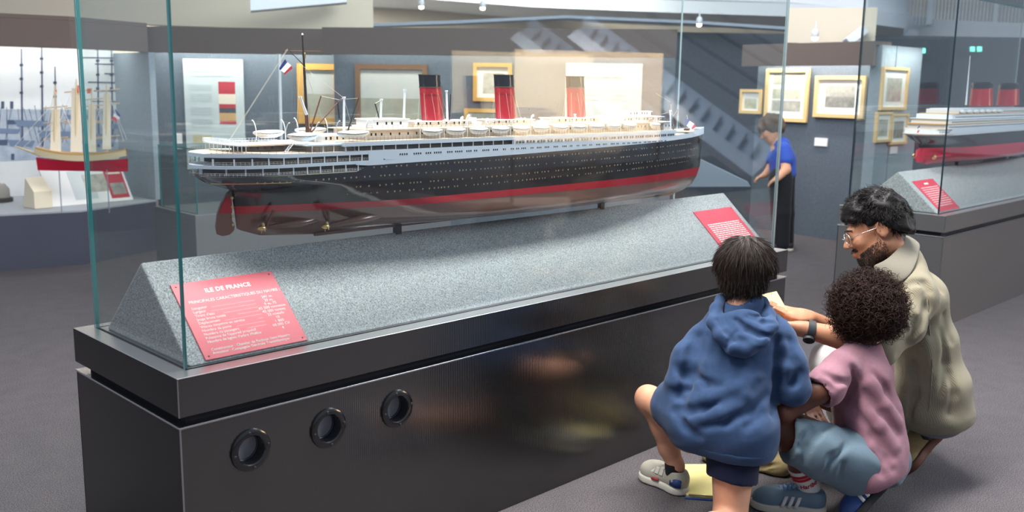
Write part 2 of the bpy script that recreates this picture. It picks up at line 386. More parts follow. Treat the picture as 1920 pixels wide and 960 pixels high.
for i in range(13):
    s = sy(.34+.043*i); x = 2.505
    while x < 2.745 - (.09 if i == 12 else 0):
        w = rnd.uniform(.008, .026)
        mb.add([slope_pt(a, q, .0046) for a, q in ((x, s), (min(x+w, 2.75), s), (min(x+w, 2.75), s+.0052), (x, s+.0052))], [(0, 1, 2, 3)]); x += w+.004
mb.build('fine_print', 'plate_print', pl2)
pl3 = plate(4.745, 5.045, SS0, SS1, 'red plate leaning on the felt ridge of the second case')
mb = MB(); mb.add([slope_pt(a, q, .0046) for a, q in ((4.865, .215), (4.925, .215), (4.925, .228), (4.865, .228))], [(0, 1, 2, 3)])
for i in range(10):
    s = .19-.016*i; x = 4.775
    while x < 5.0:
        w = rnd.uniform(.01, .03); mb.add([slope_pt(a, q, .0046) for a, q in ((x, s), (x+w, s), (x+w, s+.005), (x, s+.005))], [(0, 1, 2, 3)]); x += w+.005
mb.build('fine_print', 'plate_print', pl3)
# ------------------------------------------------------------------ ocean liner model
mat('ship_white', '#dfe3ea', .4, spec=.5)
mat('ship_blue_white', '#cdd6e4', .4, spec=.5)
mat('ship_black', (.012, .011, .014), .16, 0, .5, coat=.35)
mat('ship_red', '#b3142c', .25, coat=.3)
mat('ship_bottom', (.19, .10, .078), .2, 0, .5, coat=.5)
mat('ship_deck', '#dccab8', .6, noise=(80, '#cdb49c', .2))
mat('ship_house', '#d9cdbd', .5)
mat('ship_window', (.012, .012, .014), .15)
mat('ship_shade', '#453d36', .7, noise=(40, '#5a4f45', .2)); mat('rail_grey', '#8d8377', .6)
mat('brass', (.75, .55, .25), .3, 1.0)
mat('brass_bright', (.85, .70, .42), .35, .9)
mat('funnel_red', '#a81f2a', .28, coat=.4)
mat('wood_brown', '#5a3420', .45)
mat('mast_dark', '#2b211c', .4)
mat('rope', '#cfc6b8', .8)
mat('rope_dark', '#4d3f35', .8)
mat('flag_blue', '#2c3a8c', .7); mat('flag_white', '#eeeeee', .7); mat('flag_red', '#d8283a', .7)
mat('boat_white', '#e6e8ea', .4); mat('boat_green', '#7fa58a', .6); mat('boat_cover', '#e4ddd2', .6)

class Hull:
    """hull form: X runs stern to bow, half breadth b(x, z) about the centre plane yc"""
    def __init__(s, x0, x1, yc, zk, B, aft, fwd, prof_a, prof_f):
        s.x0, s.x1, s.yc, s.zk, s.B, s.aft, s.fwd = x0, x1, yc, zk, B, aft, fwd
        s.pa, s.pf = prof_a, prof_f               # (z, x) profiles of stern and stem
    def xs(s, z): return float(np.interp(z, [p[0] for p in s.pa], [p[1] for p in s.pa]))
    def xe(s, z): return float(np.interp(z, [p[0] for p in s.pf], [p[1] for p in s.pf]))
    def b(s, x, z):
        a, e = s.xs(z), s.xe(z); h = min(max((z-s.zk)/.20, 0), 1)
        la = s.aft[0]*(1-h)**1.2+s.aft[1]*(1-(1-h)**1.2); lf = s.fwd[0]*(1-h)+s.fwd[1]*h
        qa = min(max((x-a)/la, 0), 1); qf = min(max((e-x)/lf, 0), 1)
        full = h**1.5
        fa = (1-full)*(.5-.5*math.cos(math.pi*qa))+full*math.sqrt(max(0, 1-(1-qa)**2.4))
        ff = math.sin(math.pi/2*qf)**(.95-.25*h)
        rb = .045; t = min(max((z-s.zk)/rb, 0), 1); sec = math.sqrt(max(0, 1-(1-t)**2))*.25+.75*(1-(1-t)**3) if t < 1 else 1
        return s.B*fa*ff*(.35+.65*sec)*(.97+.03*h)
    def strake(s, name, zlo, zhi, nz, nx, m, parent, bottom=False, smooth=True, off=0.0):
        """plating between the two height curves zlo(x), zhi(x), both sides"""
        mb = MB(); us = .5-.5*np.cos(np.pi*np.linspace(0, 1, nx))
        for side in (-1, 1):
            vs = []
            for j in range(nz+1):
                v = j/nz; zm = zlo(1.4)*(1-v)+zhi(1.4)*v
                for u in us:
                    x = s.xs(zm)+(s.xe(zm)-s.xs(zm))*u; z = zlo(x)*(1-v)+zhi(x)*v
                    a, e = s.xs(z), s.xe(z); x = a+(e-a)*u; z = zlo(x)*(1-v)+zhi(x)*v
                    bb = s.b(x, z)
                    vs.append((x, s.yc+side*(bb+(off if bb > .003 else 0)), z))
            fs = [(j*nx+i, j*nx+i+1, (j+1)*nx+i+1, (j+1)*nx+i) for j in range(nz) for i in range(nx-1)]
            if bottom:
                k = len(vs)
                for i, u in enumerate(us): vs.append((vs[i][0], s.yc, vs[i][2]))
                fs += [(i, i+1, k+i+1, k+i) for i in range(nx-1)]
            mb.add(vs, fs)
        o = mb.build(name, m, parent, smooth=smooth)
        bm = bmesh.new(); bm.from_mesh(o.data); bmesh.ops.remove_doubles(bm, verts=bm.verts, dist=1e-5); bmesh.ops.recalc_face_normals(bm, faces=bm.faces); bm.to_mesh(o.data); bm.free()
        return o
    def outline(s, xa, xb, z, inset=0.0, n=60, zb=None):
        """closed plan outline between xa and xb at height z"""
        a = max(xa, s.xs(z)+.0005+inset*.8); e = min(xb, s.xe(z)-.0005-inset)
        xs = a+(e-a)*(.5-.5*np.cos(np.pi*np.linspace(0, 1, n)))
        pr = [(x, max(.0006, s.b(x, z)-inset)) for x in xs]
        return [(x, s.yc-b) for x, b in pr]+[(x, s.yc+b) for x, b in pr[::-1]]
    def slab(s, name, xa, xb, z0, z1, m, parent, inset=0.0, dz=None, n=60):
        o = s.outline(xa, xb, (z0+z1)/2 if z1 < 1.19 else 1.175, inset, n); mb = MB(); k = len(o); f = dz or (lambda x: 0)
        vs = [(x, y, z0+f(x)) for x, y in o]+[(x, y, z1+f(x)) for x, y in o]
        h = k//2; fs = [(i, (i+1) % k, k+(i+1) % k, k+i) for i in range(k)]
        for i in range(h-1): fs += [(i, k-1-i, k-2-i, i+1), (k+i, k+i+1, 2*k-2-i, 2*k-1-i)]
        return mb.add(vs, fs).build(name, m, parent)
H1 = Hull(.219, 2.629, .325, .932, .140, (.95, .27), (1.0, .78),
          [(.932, .60), (.945, .42), (.97, .345), (1.07, .335), (1.088, .325), (1.103, .262), (1.125, .232), (1.15, .221), (1.3, .219)],
          [(.932, 2.44), (.945, 2.50), (.966, 2.555), (1.0, 2.59), (1.04, 2.610), (1.12, 2.618), (1.2, 2.629), (1.3, 2.631)])
ship = thing('ocean_liner_model', (1.42, .325, .93), 'large ocean liner model with black hull and three red funnels inside the long case', 'ship model')
S = ship
def crv(pts): return lambda x: float(np.interp(x, [p[0] for p in pts], [p[1] for p in pts]))
zr0 = crv([(.2, 1.014), (.9, 1.012), (1.5, 1.011), (2.2, 1.006), (2.63, 1.000)])
zr1 = crv([(.2, 1.037), (.9, 1.033), (1.5, 1.034), (2.2, 1.037), (2.63, 1.040)])
zbk = crv([(.2, 1.133), (.4, 1.127), (.66, 1.126), (.70, 1.143), (1.0, 1.146), (1.42, 1.153), (2.16, 1.168), (2.45, 1.176), (2.63, 1.186)])
H1.strake('hull_bottom', lambda x: .932, zr0, 12, 90, 'ship_bottom', S, bottom=True)
H1.strake('boot_topping', zr0, zr1, 2, 90, 'ship_red', S, off=.0004)
H1.strake('hull_side', zr1, zbk, 8, 120, 'ship_black', S)
# white upper plating from amidships to the bow
zsh = crv([(.2, 1.1865), (2.28, 1.1865), (2.30, 1.192), (2.44, 1.196), (2.452, 1.203), (2.63, 1.214)])
def plating(name, xa, xb, zlo, zhi, m, off, nx=90, nz=3, sides=(-1, 1)):
    mb = MB()
    for side in sides:
        vs = []; 
        for j in range(nz+1):
            for i in range(nx):
                x = xa+(xb-xa)*(i/(nx-1)); z = zlo(x)+(zhi(x)-zlo(x))*j/nz; x = min(x, H1.xe(z)); bb = H1.b(x, min(z, 1.175))
                vs.append((x, .325+side*(bb+(off if bb > .004 else 0)), z))
        mb.add(vs, [(j*nx+i, j*nx+i+1, (j+1)*nx+i+1, (j+1)*nx+i) for j in range(nz) for i in range(nx-1)])
    return mb.build(name, m, S, smooth='auto')
plating('upper_plating', .70, 2.631, zbk, zsh, 'ship_blue_white', .0006)
for sd in (-1, 1): plating('stern_plating', .655, .705, crv([(.655, 1.1465), (.70, 1.143), (.71, 1.143)]), lambda x: 1.158, 'ship_blue_white', .0006, 8, sides=(sd,))
for sd in (-1, 1): plating('upper_plating_step', .755, .80, lambda x: 1.157, lambda x: 1.1865, 'ship_blue_white', .0008, 8, sides=(sd,))
for sd in (-1, 1): plating('upper_plating_step', .70, .76, lambda x: 1.143, lambda x: 1.160, 'ship_blue_white', .0008, 8, sides=(sd,))
# decks: edge strips are the slab rims
H1.slab('main_deck', .235, .70, 1.1262, 1.1285, 'ship_deck', S, .002)
H1.slab('lower_gallery_deck', .219, .70, 1.1485, 1.1575, 'ship_blue_white', S)
H1.slab('upper_gallery_deck', .233, .80, 1.1755, 1.1855, 'ship_blue_white', S, dz=lambda x: .0035*max(0, min(1, (.42-x)/.08)))
H1.slab('aft_deck_planking', .24, .80, 1.1856, 1.187, 'ship_deck', S, .004, dz=lambda x: .0035*max(0, min(1, (.42-x)/.08)))
H1.slab('fore_deck', 2.24, 2.44, 1.186, 1.190, 'ship_deck', S, .004)
H1.slab('forecastle_deck', 2.44, 2.628, 1.196, 1.200, 'ship_deck', S, .005)
H1.slab('boat_deck', .615, 2.275, 1.2005, 1.2115, 'ship_blue_white', S, -.0012)
H1.slab('boat_deck_planking', .62, 2.27, 1.2116, 1.2130, 'ship_deck', S, .003)
# houses inside the galleries
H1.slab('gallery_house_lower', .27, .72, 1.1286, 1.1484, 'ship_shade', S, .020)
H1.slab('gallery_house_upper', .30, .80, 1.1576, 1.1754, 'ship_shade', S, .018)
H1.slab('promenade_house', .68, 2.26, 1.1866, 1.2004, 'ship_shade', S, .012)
H1.slab('promenade_screen', 1.30, 2.268, 1.1866, 1.2004, 'ship_blue_white', S, -.0008)
H1.slab('aft_house', .545, .70, 1.187, 1.2045, 'ship_house', S, .036)
H1.slab('aft_house_roof', .50, .735, 1.2045, 1.2080, 'ship_blue_white', S, .010)
rows('aft_house_pillars', [(x, 1.187) for x in np.arange(.52, .73, .036)], 'ship_white', .003, .0176, -.013) if False else None
def rows(name, specs, m, w, h, off, group='stuff'):
    """small flush rectangles along the hull: specs = [(x, z)]; both sides"""
    mb = MB()
    for x, z in specs:
        for side in (-1, 1):
            bb = H1.b(x, min(z, 1.175)); b2 = H1.b(x+w, min(z, 1.175)); y0 = .325+side*(bb+off); y1 = .325+side*(b2+off)
            vs = [(x, y0, z), (x+w, y1, z), (x+w, y1, z+h), (x, y0, z+h)]
            vi = [(a, b-side*.0006, c) for a, b, c in vs]
            mb.add(vs+vi, [(0, 1, 2, 3), (0, 1, 5, 4), (1, 2, 6, 5), (2, 3, 7, 6), (3, 0, 4, 7)])
    o = mb.build(name, m, S); o['kind'] = 'stuff'; return o
rnd = random.Random(11)
# pillars
pp = []
for x in np.arange(.232, .70, .043): pp.append((x, 1.1285))
rows('gallery_pillars', pp, 'ship_white', .0035, .0202, -.0005)
rows('gallery_pillars', [(x, 1.1575) for x in np.arange(.246, .765, .043)], 'ship_white', .0035, .0182, -.0005)
rows('gallery_pillars', [(x, 1.1866) for x in np.arange(.62, 1.30, .045)], 'ship_white', .0035, .0142, -.0006)
rows('gallery_pillars', [(x, 1.187) for x in np.arange(.515, .735, .036)], 'ship_white', .003, .0176, -.012)
# dark openings of the galleries behind the pillars are houses coloured dark to give the shade; rails in front
def rail(name, pts, h, wires=2, step=.012, m='ship_white', r=.00045, parent=None):
    mb = MB(); acc = 0
    for (a, b) in zip(pts[:-1], pts[1:]):
        a = np.array(a, float); b = np.array(b, float); L = np.linalg.norm(b-a)
        for k in range(1, wires+1):
            mb.tube([a+(0, 0, h*k/wires), b+(0, 0, h*k/wires)], r*.8, 3, False)
        n = max(1, int(L/step))
        for i in range(n): p = a+(b-a)*i/n; mb.tube([p, p+(0, 0, h)], r, 3, False)
    o = mb.build(name, m, parent or S); o['kind'] = 'stuff'; return o
def edge_pts(xa, xb, z, inset, n, side): return [(x, .325+side*(max(0.001, H1.b(x, 1.175)-inset)), z) for x in np.linspace(xa, xb, n)]
for side in (-1, 1):
    rail('railing', edge_pts(.232, .70, 1.1287, .002, 26, side), .008, 2, .009, 'ship_white')
    rail('railing', edge_pts(.232, .76, 1.1577, .002, 26, side), .009, 2, .009, 'ship_house')
    rail('railing', edge_pts(.245, .80, 1.187, .003, 26, side), .013, 3, .012, 'rope_dark', .0005)
    rail('railing', edge_pts(.62, 2.27, 1.213, .002, 60, side), .016, 3, .012, 'rail_grey', .0006)
    rail('railing', edge_pts(2.46, 2.62, 1.200, .003, 16, side), .012, 2, .01, 'ship_white')
# windows
w1 = [];  x = .815
while x < 2.20:
    k = rnd.choice((2, 3, 3, 4))
    for i in range(k):
        if x < 2.2: w1.append((x, 1.1685)); x += .0085
    x += rnd.choice((.008, .014, .02))
rows('cabin_windows', w1, 'ship_window', .0048, .0052, .0010)
w2 = []; x = 1.31
while x < 2.26:
    for i in range(rnd.choice((2, 3, 3, 4))):
        if x < 2.255: w2.append((x, 1.1893)); x += .0150
    x += .007
rows('promenade_windows', w2, 'ship_window', .0105, .0085, .0015)
w0 = [(.725+.009*i, 1.1665) for i in range(3)]+[(.775+.009*i, 1.1665) for i in range(3)]
# portholes: rings of brass round dark glass, four rows
mb = MB(); mg = MB()
def port(x, z):
    for side in (-1, 1):
        b0 = H1.b(x-.004, z); b1 = H1.b(x+.004, z); bb = H1.b(x, z); dz = (H1.b(x, z+.004)-H1.b(x, z-.004))/.008
        n = np.array([-(b1-b0)/.008, side*1.0, -dz]); n[1] = side; n /= np.linalg.norm(n)
        c = np.array([x, .325+side*bb, z])
        mb.lathe(c, n, [(.0024, -.0004), (.0024, .0005), (.0016, .0009)], 8, close=False)
        mg.lathe(c, n, [(.0016, .0002), (.0014, .0003)], 8, close=True)
for zr, xa, xb, gap in ((1.136, .72, 2.45, .0175), (1.110, .48, 2.52, .0185), (1.082, .66, 2.50, .018), (1.060, .64, 2.45, .0165)):
    x = xa
    while x < xb:
        z = zr+max(0, (x-1.2))*.012
        port(x, z); x += gap*rnd.choice((.75, 1, 1, 1.25, 1.6, 2.2))
for x in np.arange(.36, .48, .019): port(x, 1.108)
mb.build('porthole_rims', 'brass_bright', S)['kind'] = 'stuff'; mg.build('porthole_glass', 'ship_window', S)['kind'] = 'stuff'
# deck houses
def house(name, xa, xb, hy, z0, z1, m='ship_house', win=True, roof=True, rnd_end=False):
    poly = [(xa, .325-hy), (xb, .325-hy), (xb, .325+hy), (xa, .325+hy)]
    if rnd_end:
        poly = [(xa, .325-hy)]+[(xb-.03+.03*math.sin(t), .325-hy*math.cos(t)) for t in np.linspace(0, math.pi, 9)]+[(xa, .325+hy)]
    o = MB().prism(poly, z0, z1).build(name, m, S)
    if roof: MB().prism([(x+(.004 if x > (xa+xb)/2 else -.004), y+(.003 if y > .325 else -.003)) for x, y in poly], z1, z1+.003).build('roof', 'ship_white', o)
    if win:
        mbw = MB(); x = xa+.012
        while x < xb-.012:
            for side in (-1, 1):
                y = .325+side*(hy+.0004); zc = z0+(z1-z0)*.42
                mbw.add([(x, y, zc), (x+.006, y, zc), (x+.006, y, zc+.0085), (x, y, zc+.0085)], [(0, 1, 2, 3)])
            x += rnd.choice((.016, .022, .034))
        q = mbw.build('windows', 'ship_window', o); q['kind'] = 'stuff'
    return o
house('boat_deck_house', .735, 2.22, .088, 1.213, 1.2415, rnd_end=True)
H1s = lambda x: max(.01, H1.b(x, 1.175))
MB().prism([(.72, .325-.102), (2.235, .325-.098), (2.25, .325), (2.235, .325+.098), (.72, .325+.102)], 1.2415, 1.2448).build('sun_deck', 'ship_deck', S)
for side in (-1, 1):
    rail('railing', [(x, .325+side*.100, 1.2448) for x in np.linspace(.725, 2.235, 40)], .012, 2, .013, 'rail_grey', .0006)
house('deck_house', .79, .925, .045, 1.2448, 1.2705, 'ship_white')
house('deck_house', .955, 1.20, .040, 1.2448, 1.2615, 'ship_house')
house('deck_house', 1.29, 1.50, .040, 1.2448, 1.2615, 'ship_house')
house('deck_house', 1.62, 1.86, .040, 1.2448, 1.2635, 'ship_house')
house('wheelhouse', 1.96, 2.21, .075, 1.2448, 1.2655, 'ship_white', rnd_end=True)
house('wheelhouse_top', 2.02, 2.19, .055, 1.2685, 1.2845, 'ship_white', rnd_end=True)
MB().box(2.12, .325-.125, 1.266, 2.165, .325+.125, 1.2695).build('bridge_wing', 'ship_white', S)
house('bridge_front', 2.20, 2.272, .095, 1.213, 1.243, 'ship_blue_white', rnd_end=True)
house('aft_pavilion', .60, .70, .05, 1.2075, 1.2265, 'ship_house')
# docking bridge over the stern with its rail, posts and two wings
db = MB().box(.305, .325-.10, 1.2085, .335, .325+.10, 1.2115).build('docking_bridge', 'ship_white', S)
mbp = MB()
for y in np.linspace(.235, .415, 9): mbp.tube([(.308, y, 1.19), (.308, y, 1.2085)], .0012, 5); mbp.tube([(.332, y, 1.19), (.332, y, 1.2085)], .0012, 5)
mbp.build('bridge_posts', 'ship_white', db)['kind'] = 'stuff'
rail('railing', [(.305, .225, 1.2115), (.335, .225, 1.2115), (.335, .425, 1.2115), (.305, .425, 1.2115), (.305, .225, 1.2115)], .012, 3, .007, 'ship_white', .0006)
house('stern_house', .36, .48, .04, 1.187, 1.2035, 'ship_shade')
MB().box(.335, .262, 1.2065, .52, .388, 1.209).build('stern_house_deck', 'ship_deck', S)
for side in (-1, 1): rail('railing', [(.335, .325+side*.062, 1.209), (.52, .325+side*.062, 1.209)], .011, 2, .01, 'ship_white')
# funnels
def funnel(xc, z0, z1, rx=.039, ry=.030, lean=-.013):
    def ring(z, r): return [(xc+lean*(z-z0)/(z1-z0)+rx*r*math.cos(t), .325+ry*r*math.sin(t), z) for t in np.linspace(0, 2*math.pi, 32, endpoint=False)]
    def loft(zs):
        mb = MB(); vs = []; n = 32
        for z, r in zs: vs += ring(z, r)
        mb.add(vs, [(i*n+k, i*n+(k+1) % n, (i+1)*n+(k+1) % n, (i+1)*n+k) for i in range(len(zs)-1) for k in range(n)]); return mb
    zb = z1-.27*(z1-z0)
    f = loft([(z0, 1), (zb, 1)]).build('funnel', 'funnel_red', S, smooth='auto')
    loft([(zb, 1.005), (z1, 1.005), (z1, .93), (z1-.03, .92)]).build('funnel_top', 'ship_black', f, smooth='auto')
    loft([(z1-.02, .92), (z1-.02, .01)]).build('funnel_inside', 'ship_window', f)
    for z in (zb, zb-.022, z1-.001):
        loft([(z-.0012, 1.0), (z-.0012, 1.045), (z+.0012, 1.045), (z+.0012, 1.0)]).build('band', 'ship_shade' if z != zb-.022 else 'funnel_red', f)
    mbw = MB()
    for t in np.linspace(.2, 2*math.pi, 9, endpoint=False):
        a = (xc+lean*.72+rx*1.03*math.cos(t), .325+ry*1.03*math.sin(t), zb-.02); mbw.tube([a, (xc+(.06 if math.cos(t) > 0 else -.05)*abs(math.cos(t)), .325+.05*math.sin(t), z0)], .0004, 3)
    mbw.build('stay', 'rope', f)
    mbw = MB().tube([(xc+rx+.004, .325-.01, z0), (xc+rx+.002+lean, .325-.01, z1-.03)], .0016, 6); mbw.build('steam_pipe', 'brass', f)
funnel(1.062, 1.2615, 1.412); funnel(1.398, 1.2615, 1.418); funnel(1.772, 1.2635, 1.419)
# masts, king posts, derrick booms
def pole(name, a, b, r0, r1, m, parent=None): return MB().tube([a, b], [r0, r1], 10).build(name, m, parent or S, smooth='auto')
def PX(x, y, yy=.325): return on(x, y, 1, yy)
mb_, mt_ = PX(578, 262), PX(567, 66)
mast = pole('mast', mb_, mt_, .0068, .0022, 'mast_dark')
pole('mast_foot', mb_, mb_+(mt_-mb_)*.3, .0074, .0063, 'wood_brown', mast)
pole('gaff', PX(570, 123), PX(540, 92), .0015, .0010, 'mast_dark', mast)
pole('yard', PX(533, 95), PX(600, 96), .0012, .0008, 'wood_brown', mast)
MB().lathe(PX(571, 110), (0, 0, 1), [(.003, 0), (.004, .004), (.004, .014), (.002, .018)], 8).build('lantern', 'brass', mast)
MB().lathe(mt_, (0, 0, 1), [(.003, 0), (.003, .003), (.001, .006)], 8).build('truck', 'ship_white', mast)
for a, b in (((645, 250), (645, 183)), ((713, 240), (715, 187)), ((757, 230), (759, 169)), ((839, 235), (837, 171)), ((575, 215), (563, 182)), ((1257, 248), (1257, 208)), ((1078, 236), (1078, 215))):
    pole('king_post', PX(*a, .29), PX(*b, .29), .0042, .0034, 'ship_white'); 
    MB().lathe(PX(*b, .29), (0, 0, 1), [(.0052, -.002), (.0052, .003)], 8).build('post_cap', 'ship_white', S)
for a, b, w in (((580, 252), (639, 186), 'wood_brown'), ((648, 258), (672, 184), 'mast_dark'), ((716, 238), (703, 194), 'mast_dark'), ((581, 248), (602, 180), 'wood_brown'), ((842, 236), (845, 177), 'mast_dark'), ((636, 222), (633, 190), 'mast_dark'), ((1244, 246), (1258, 192), 'wood_brown'), ((1262, 246), (1271, 205), 'wood_brown'), ((1247, 246), (1241, 214), 'wood_brown')):
    pole('derrick_boom', PX(*a, .30), PX(*b, .30), .0026, .0019, w)
mb = MB()
for a, b in (((540, 92), (434, 258)), ((538, 92), (430, 262)), ((563, 120), (556, 240)), ((572, 130), (612, 245)), ((602, 180), (640, 188)), ((639, 186), (645, 184)), ((567, 123), (645, 184)), ((672, 184), (645, 186)), ((703, 194), (714, 188)),
             ((1258, 192), (1230, 175)), ((1258, 192), (1257, 210)), ((1271, 205), (1257, 225)), ((1271, 205), (1275, 246)), ((1258, 192), (1264, 246)), ((1241, 214), (1257, 210)), ((574, 150), (580, 240)), ((645, 184), (662, 246)), ((714, 190), (700, 235))):
    mb.tube([PX(*a, .31), PX(*b, .31)], .00055, 3)
mb.build('rigging', 'rope', S)['kind'] = 'stuff'
def flag(pts, name='ensign', parent=None, yy=.31):
    """tricolour: pts = hoist top, fly top, fly bottom, hoist bottom (pixels)"""
    a, b, c, d = [PX(*p, yy) for p in pts]; f = thing_part = None
    root = None
    for k, m in enumerate(('flag_blue', 'flag_white', 'flag_red')):
        mb = MB(); n = 5; vs = []
        for i in range(n+1):
            u = (k+i/n)/3; p = a+(b-a)*u; q = d+(c-d)*u; w = .004*math.sin(u*7)
            for o in (-.0004, .0004): vs += [p+(0, w+o, 0), q+(0, w*1.4+o, 0)]
        fs = []
        for i in range(n): o = 4*i; fs += [(o, o+4, o+5, o+1), (o+2, o+3, o+7, o+6), (o, o+2, o+6, o+4), (o+1, o+5, o+7, o+3)]
        o = mb.add(vs, fs).build(name if root is None else 'stripe', m, root or S)
        root = root or o
    return root
flag([(535, 111), (549, 124), (541, 132), (529, 120)][0:1]+[(549, 129), (534, 141), (524, 127)])
flag([(1288, 221), (1306, 238), (1299, 243), (1284, 233)], 'jack')
pole('jackstaff', PX(1291, 238, .325), PX(1288, 215, .325), .0012, .0008, 'ship_white')
pole('stern_spar', PX(1308, 245, .325), PX(1297, 234, .325), .003, .002, 'ship_white')
# life boats with davits
def lifeboat(xc, yc, z, L=.086, cover=True, big=False):
    mb = MB(); n = 13; mset = []
    hw, hh = (.0150*L/.086*.5+.0075, .0165); vs = []; prof = [(0, -1), (.45, -.88), (.8, -.5), (1, 0)]
    us = np.linspace(-1, 1, n)
    for u in us:
        w = (1-abs(u)**2.6); sh = .25*u*u
        row = [(-a, b) for a, b in prof[::-1]]+prof[1:]
        for a, b in row: vs.append((xc+u*L/2, yc+a*hw*w, z+hh*(b*(.35+.65*w)+sh)))
    m = 7
    mb.add(vs, [(i*m+j, i*m+j+1, (i+1)*m+j+1, (i+1)*m+j) for i in range(n-1) for j in range(m-1)])
    o = mb.build('lifeboat', 'boat_white', S, smooth=True)
    mc = MB(); vs = []
    for u in us:
        w = (1-abs(u)**2.6); sh = .25*u*u
        for a, b in ((-1, 0), (-.5, .35), (0, .5), (.5, .35), (1, 0)): vs.append((xc+u*L/2*.985, yc+a*hw*w*.98, z+hh*(b*w+sh)+.0004))
    mc.add(vs, [(i*5+j, i*5+j+1, (i+1)*5+j+1, (i+1)*5+j) for i in range(n-1) for j in range(4)]).build('cover', 'boat_cover', o, smooth=True)
    ml = MB()
    for side in (-1, 1): ml.tube([(xc+u*L/2*.95, yc+side*hw*(1-abs(u)**2.6)*1.03, z+hh*(.25*u*u-.02-.16*abs(math.sin(u*14)))) for u in np.linspace(-1, 1, 29)], .0006, 3)
    ml.build('grab_line', 'mast_dark', o)
    side = -1 if yc < .325 else 1
    for dx in (-L*.46, L*.46):
        pts = [(xc+dx, yc-side*.012, 1.213)]+[(xc+dx, yc-side*.012+side*.022*(1-math.cos(t))/2, z+.004+(.022 if not big else .034)*math.sin(t*.62)) for t in np.linspace(0, math.pi, 7)]
        MB().tube(pts, .0013, 6).build('davit', 'ship_white', S)
for side in (-1, 1):
    yb = .325+side*.116
    for i in range(11):
        x = .965+i*.099
        if x > 2.05: break
        lifeboat(x, yb, 1.236)
    for x in (2.125,): lifeboat(x, .325+side*.108, 1.236, .07)
    lifeboat(.510, .325+side*.092, 1.232, .105, big=True); lifeboat(.668, .325+side*.112, 1.236, .115, big=True)
# ladders aft
for xa, za, xb, zb_, y in ((.452, 1.188, .478, 1.216, .232), (.556, 1.188, .582, 1.216, .222)):
    mb = MB()
    for dy in (-.007, .007): mb.tube([(xa, y+dy, za), (xb, y+dy, zb_)], .0009, 4)
    for k in range(7): p = np.array([xa, y, za])+(np.array([xb, y, zb_])-np.array([xa, y, za]))*(k+.5)/7; mb.tube([p+(0, -.007, 0), p+(0, .007, 0)], .0008, 4)
    mb.build('ladder', 'ship_white', S)
# ventilator cowls and small deck gear
for x, y in ((.76, .27), (.94, .26), (1.13, .262), (1.17, .275), (1.245, .262), (1.47, .268), (1.53, .28), (1.56, .262), (1.69, .262), (1.85, .27), (1.90, .262), (1.94, .285)):
    h = rnd.uniform(.014, .03)
    MB().tube([(x, y, 1.2445), (x, y, 1.2448+h), (x+.003, y, 1.2448+h+.005), (x+.009, y, 1.2448+h+.006)], [.0028, .0028, .0036, .005], 8).build('ventilator', 'ship_white', S, smooth=True)
for x, y, sx, sy, h in ((1.205, .29, .022, .018, .028), (1.25, .32, .03, .02, .012), (.745, .30, .03, .03, .01), (1.57, .31, .04, .03, .012)):
    MB().box(x, y, 1.2445, x+sx, y+sy, 1.2448+h).build('skylight', 'ship_white', S, bevel=.001)
for x, y in ((2.31, .29), (2.35, .36), (2.40, .325), (2.50, .325), (2.54, .30), (2.54, .35)):
    o = MB().box(x, y, 1.188 if x < 2.44 else 1.198, x+.02, y+.018, 1.200 if x < 2.44 else 1.208).build('winch', 'wood_brown', S, bevel=.002)
# rudder, propellers and shafts
def yprism(poly, y0, y1): 
    mb = MB(); n = len(poly); vs = [(x, y0, z) for x, z in poly]+[(x, y1, z) for x, z in poly]
    return mb.add(vs, [tuple(range(n)), tuple(range(n, 2*n))[::-1]]+[(i, (i+1) % n, n+(i+1) % n, n+i) for i in range(n)])
rp = [(.334, 1.085), (.318, 1.075), (.300, 1.05), (.287, 1.02), (.281, .985), (.285, .962), (.300, .955), (.322, .957), (.336, .968), (.339, .985), (.331, .995), (.329, 1.04)]
rud = yprism([p for p in rp], .3205, .3295).build('rudder', 'ship_bottom', S, bevel=.002)
yprism([(.316, 1.066), (.300, 1.043), (.291, 1.02), (.330, 1.018), (.331, 1.06)], .3195, .3305).build('red_stripe', 'ship_red', rud)
for z in (1.06, 1.035, 1.01, .985): MB().tube([(.331, .318, z), (.331, .332, z)], .0045, 6).build('pintle', 'brass', rud)
def propeller(x, y, z, r, side):
    hub = MB().lathe((x, y, z), (-1, 0, 0), [(.006, -.012), (.0075, -.004), (.0075, .006), (.004, .013), (.001, .015)], 12).build('propeller', 'brass', S, smooth=True)
    for k in range(4):
        a = k*math.pi/2+.4; mb = MB(); vs = []
        for i, (rr, w) in enumerate(((.005, .004), (.3*r+.003, .0065), (.65*r, .0085), (.9*r, .007), (r, .0015))):
            for s in (-1, 1):
                tw = .9-.5*rr/r; c = np.array([x+s*w*math.sin(tw)*.8, 0, 0]); ang = a+s*w*math.cos(tw)/max(rr, .004)*.8
                vs.append((c[0], y+rr*math.cos(ang), z+rr*math.sin(ang)))
        mb.add(vs, [(2*i, 2*i+1, 2*i+3, 2*i+2) for i in range(4)]); o = mb.build('blade', 'brass_bright', hub, smooth=True)
        sm = o.modifiers.new('solid', 'SOLIDIFY'); sm.thickness = .0012
    sh = MB().tube([(x+.005, y, z), (x+.20, y+(-side)*.012, z+.012)], [.0045, .007], 8).build('propeller_shaft', 'ship_bottom', S, smooth=True)
    for t in (-1, 1): MB().tube([(x+.012, y, z), (x+.03, .325+side*.02*(1.5+t), z+.05)], .004, 6).build('shaft_strut', 'ship_bottom', S)
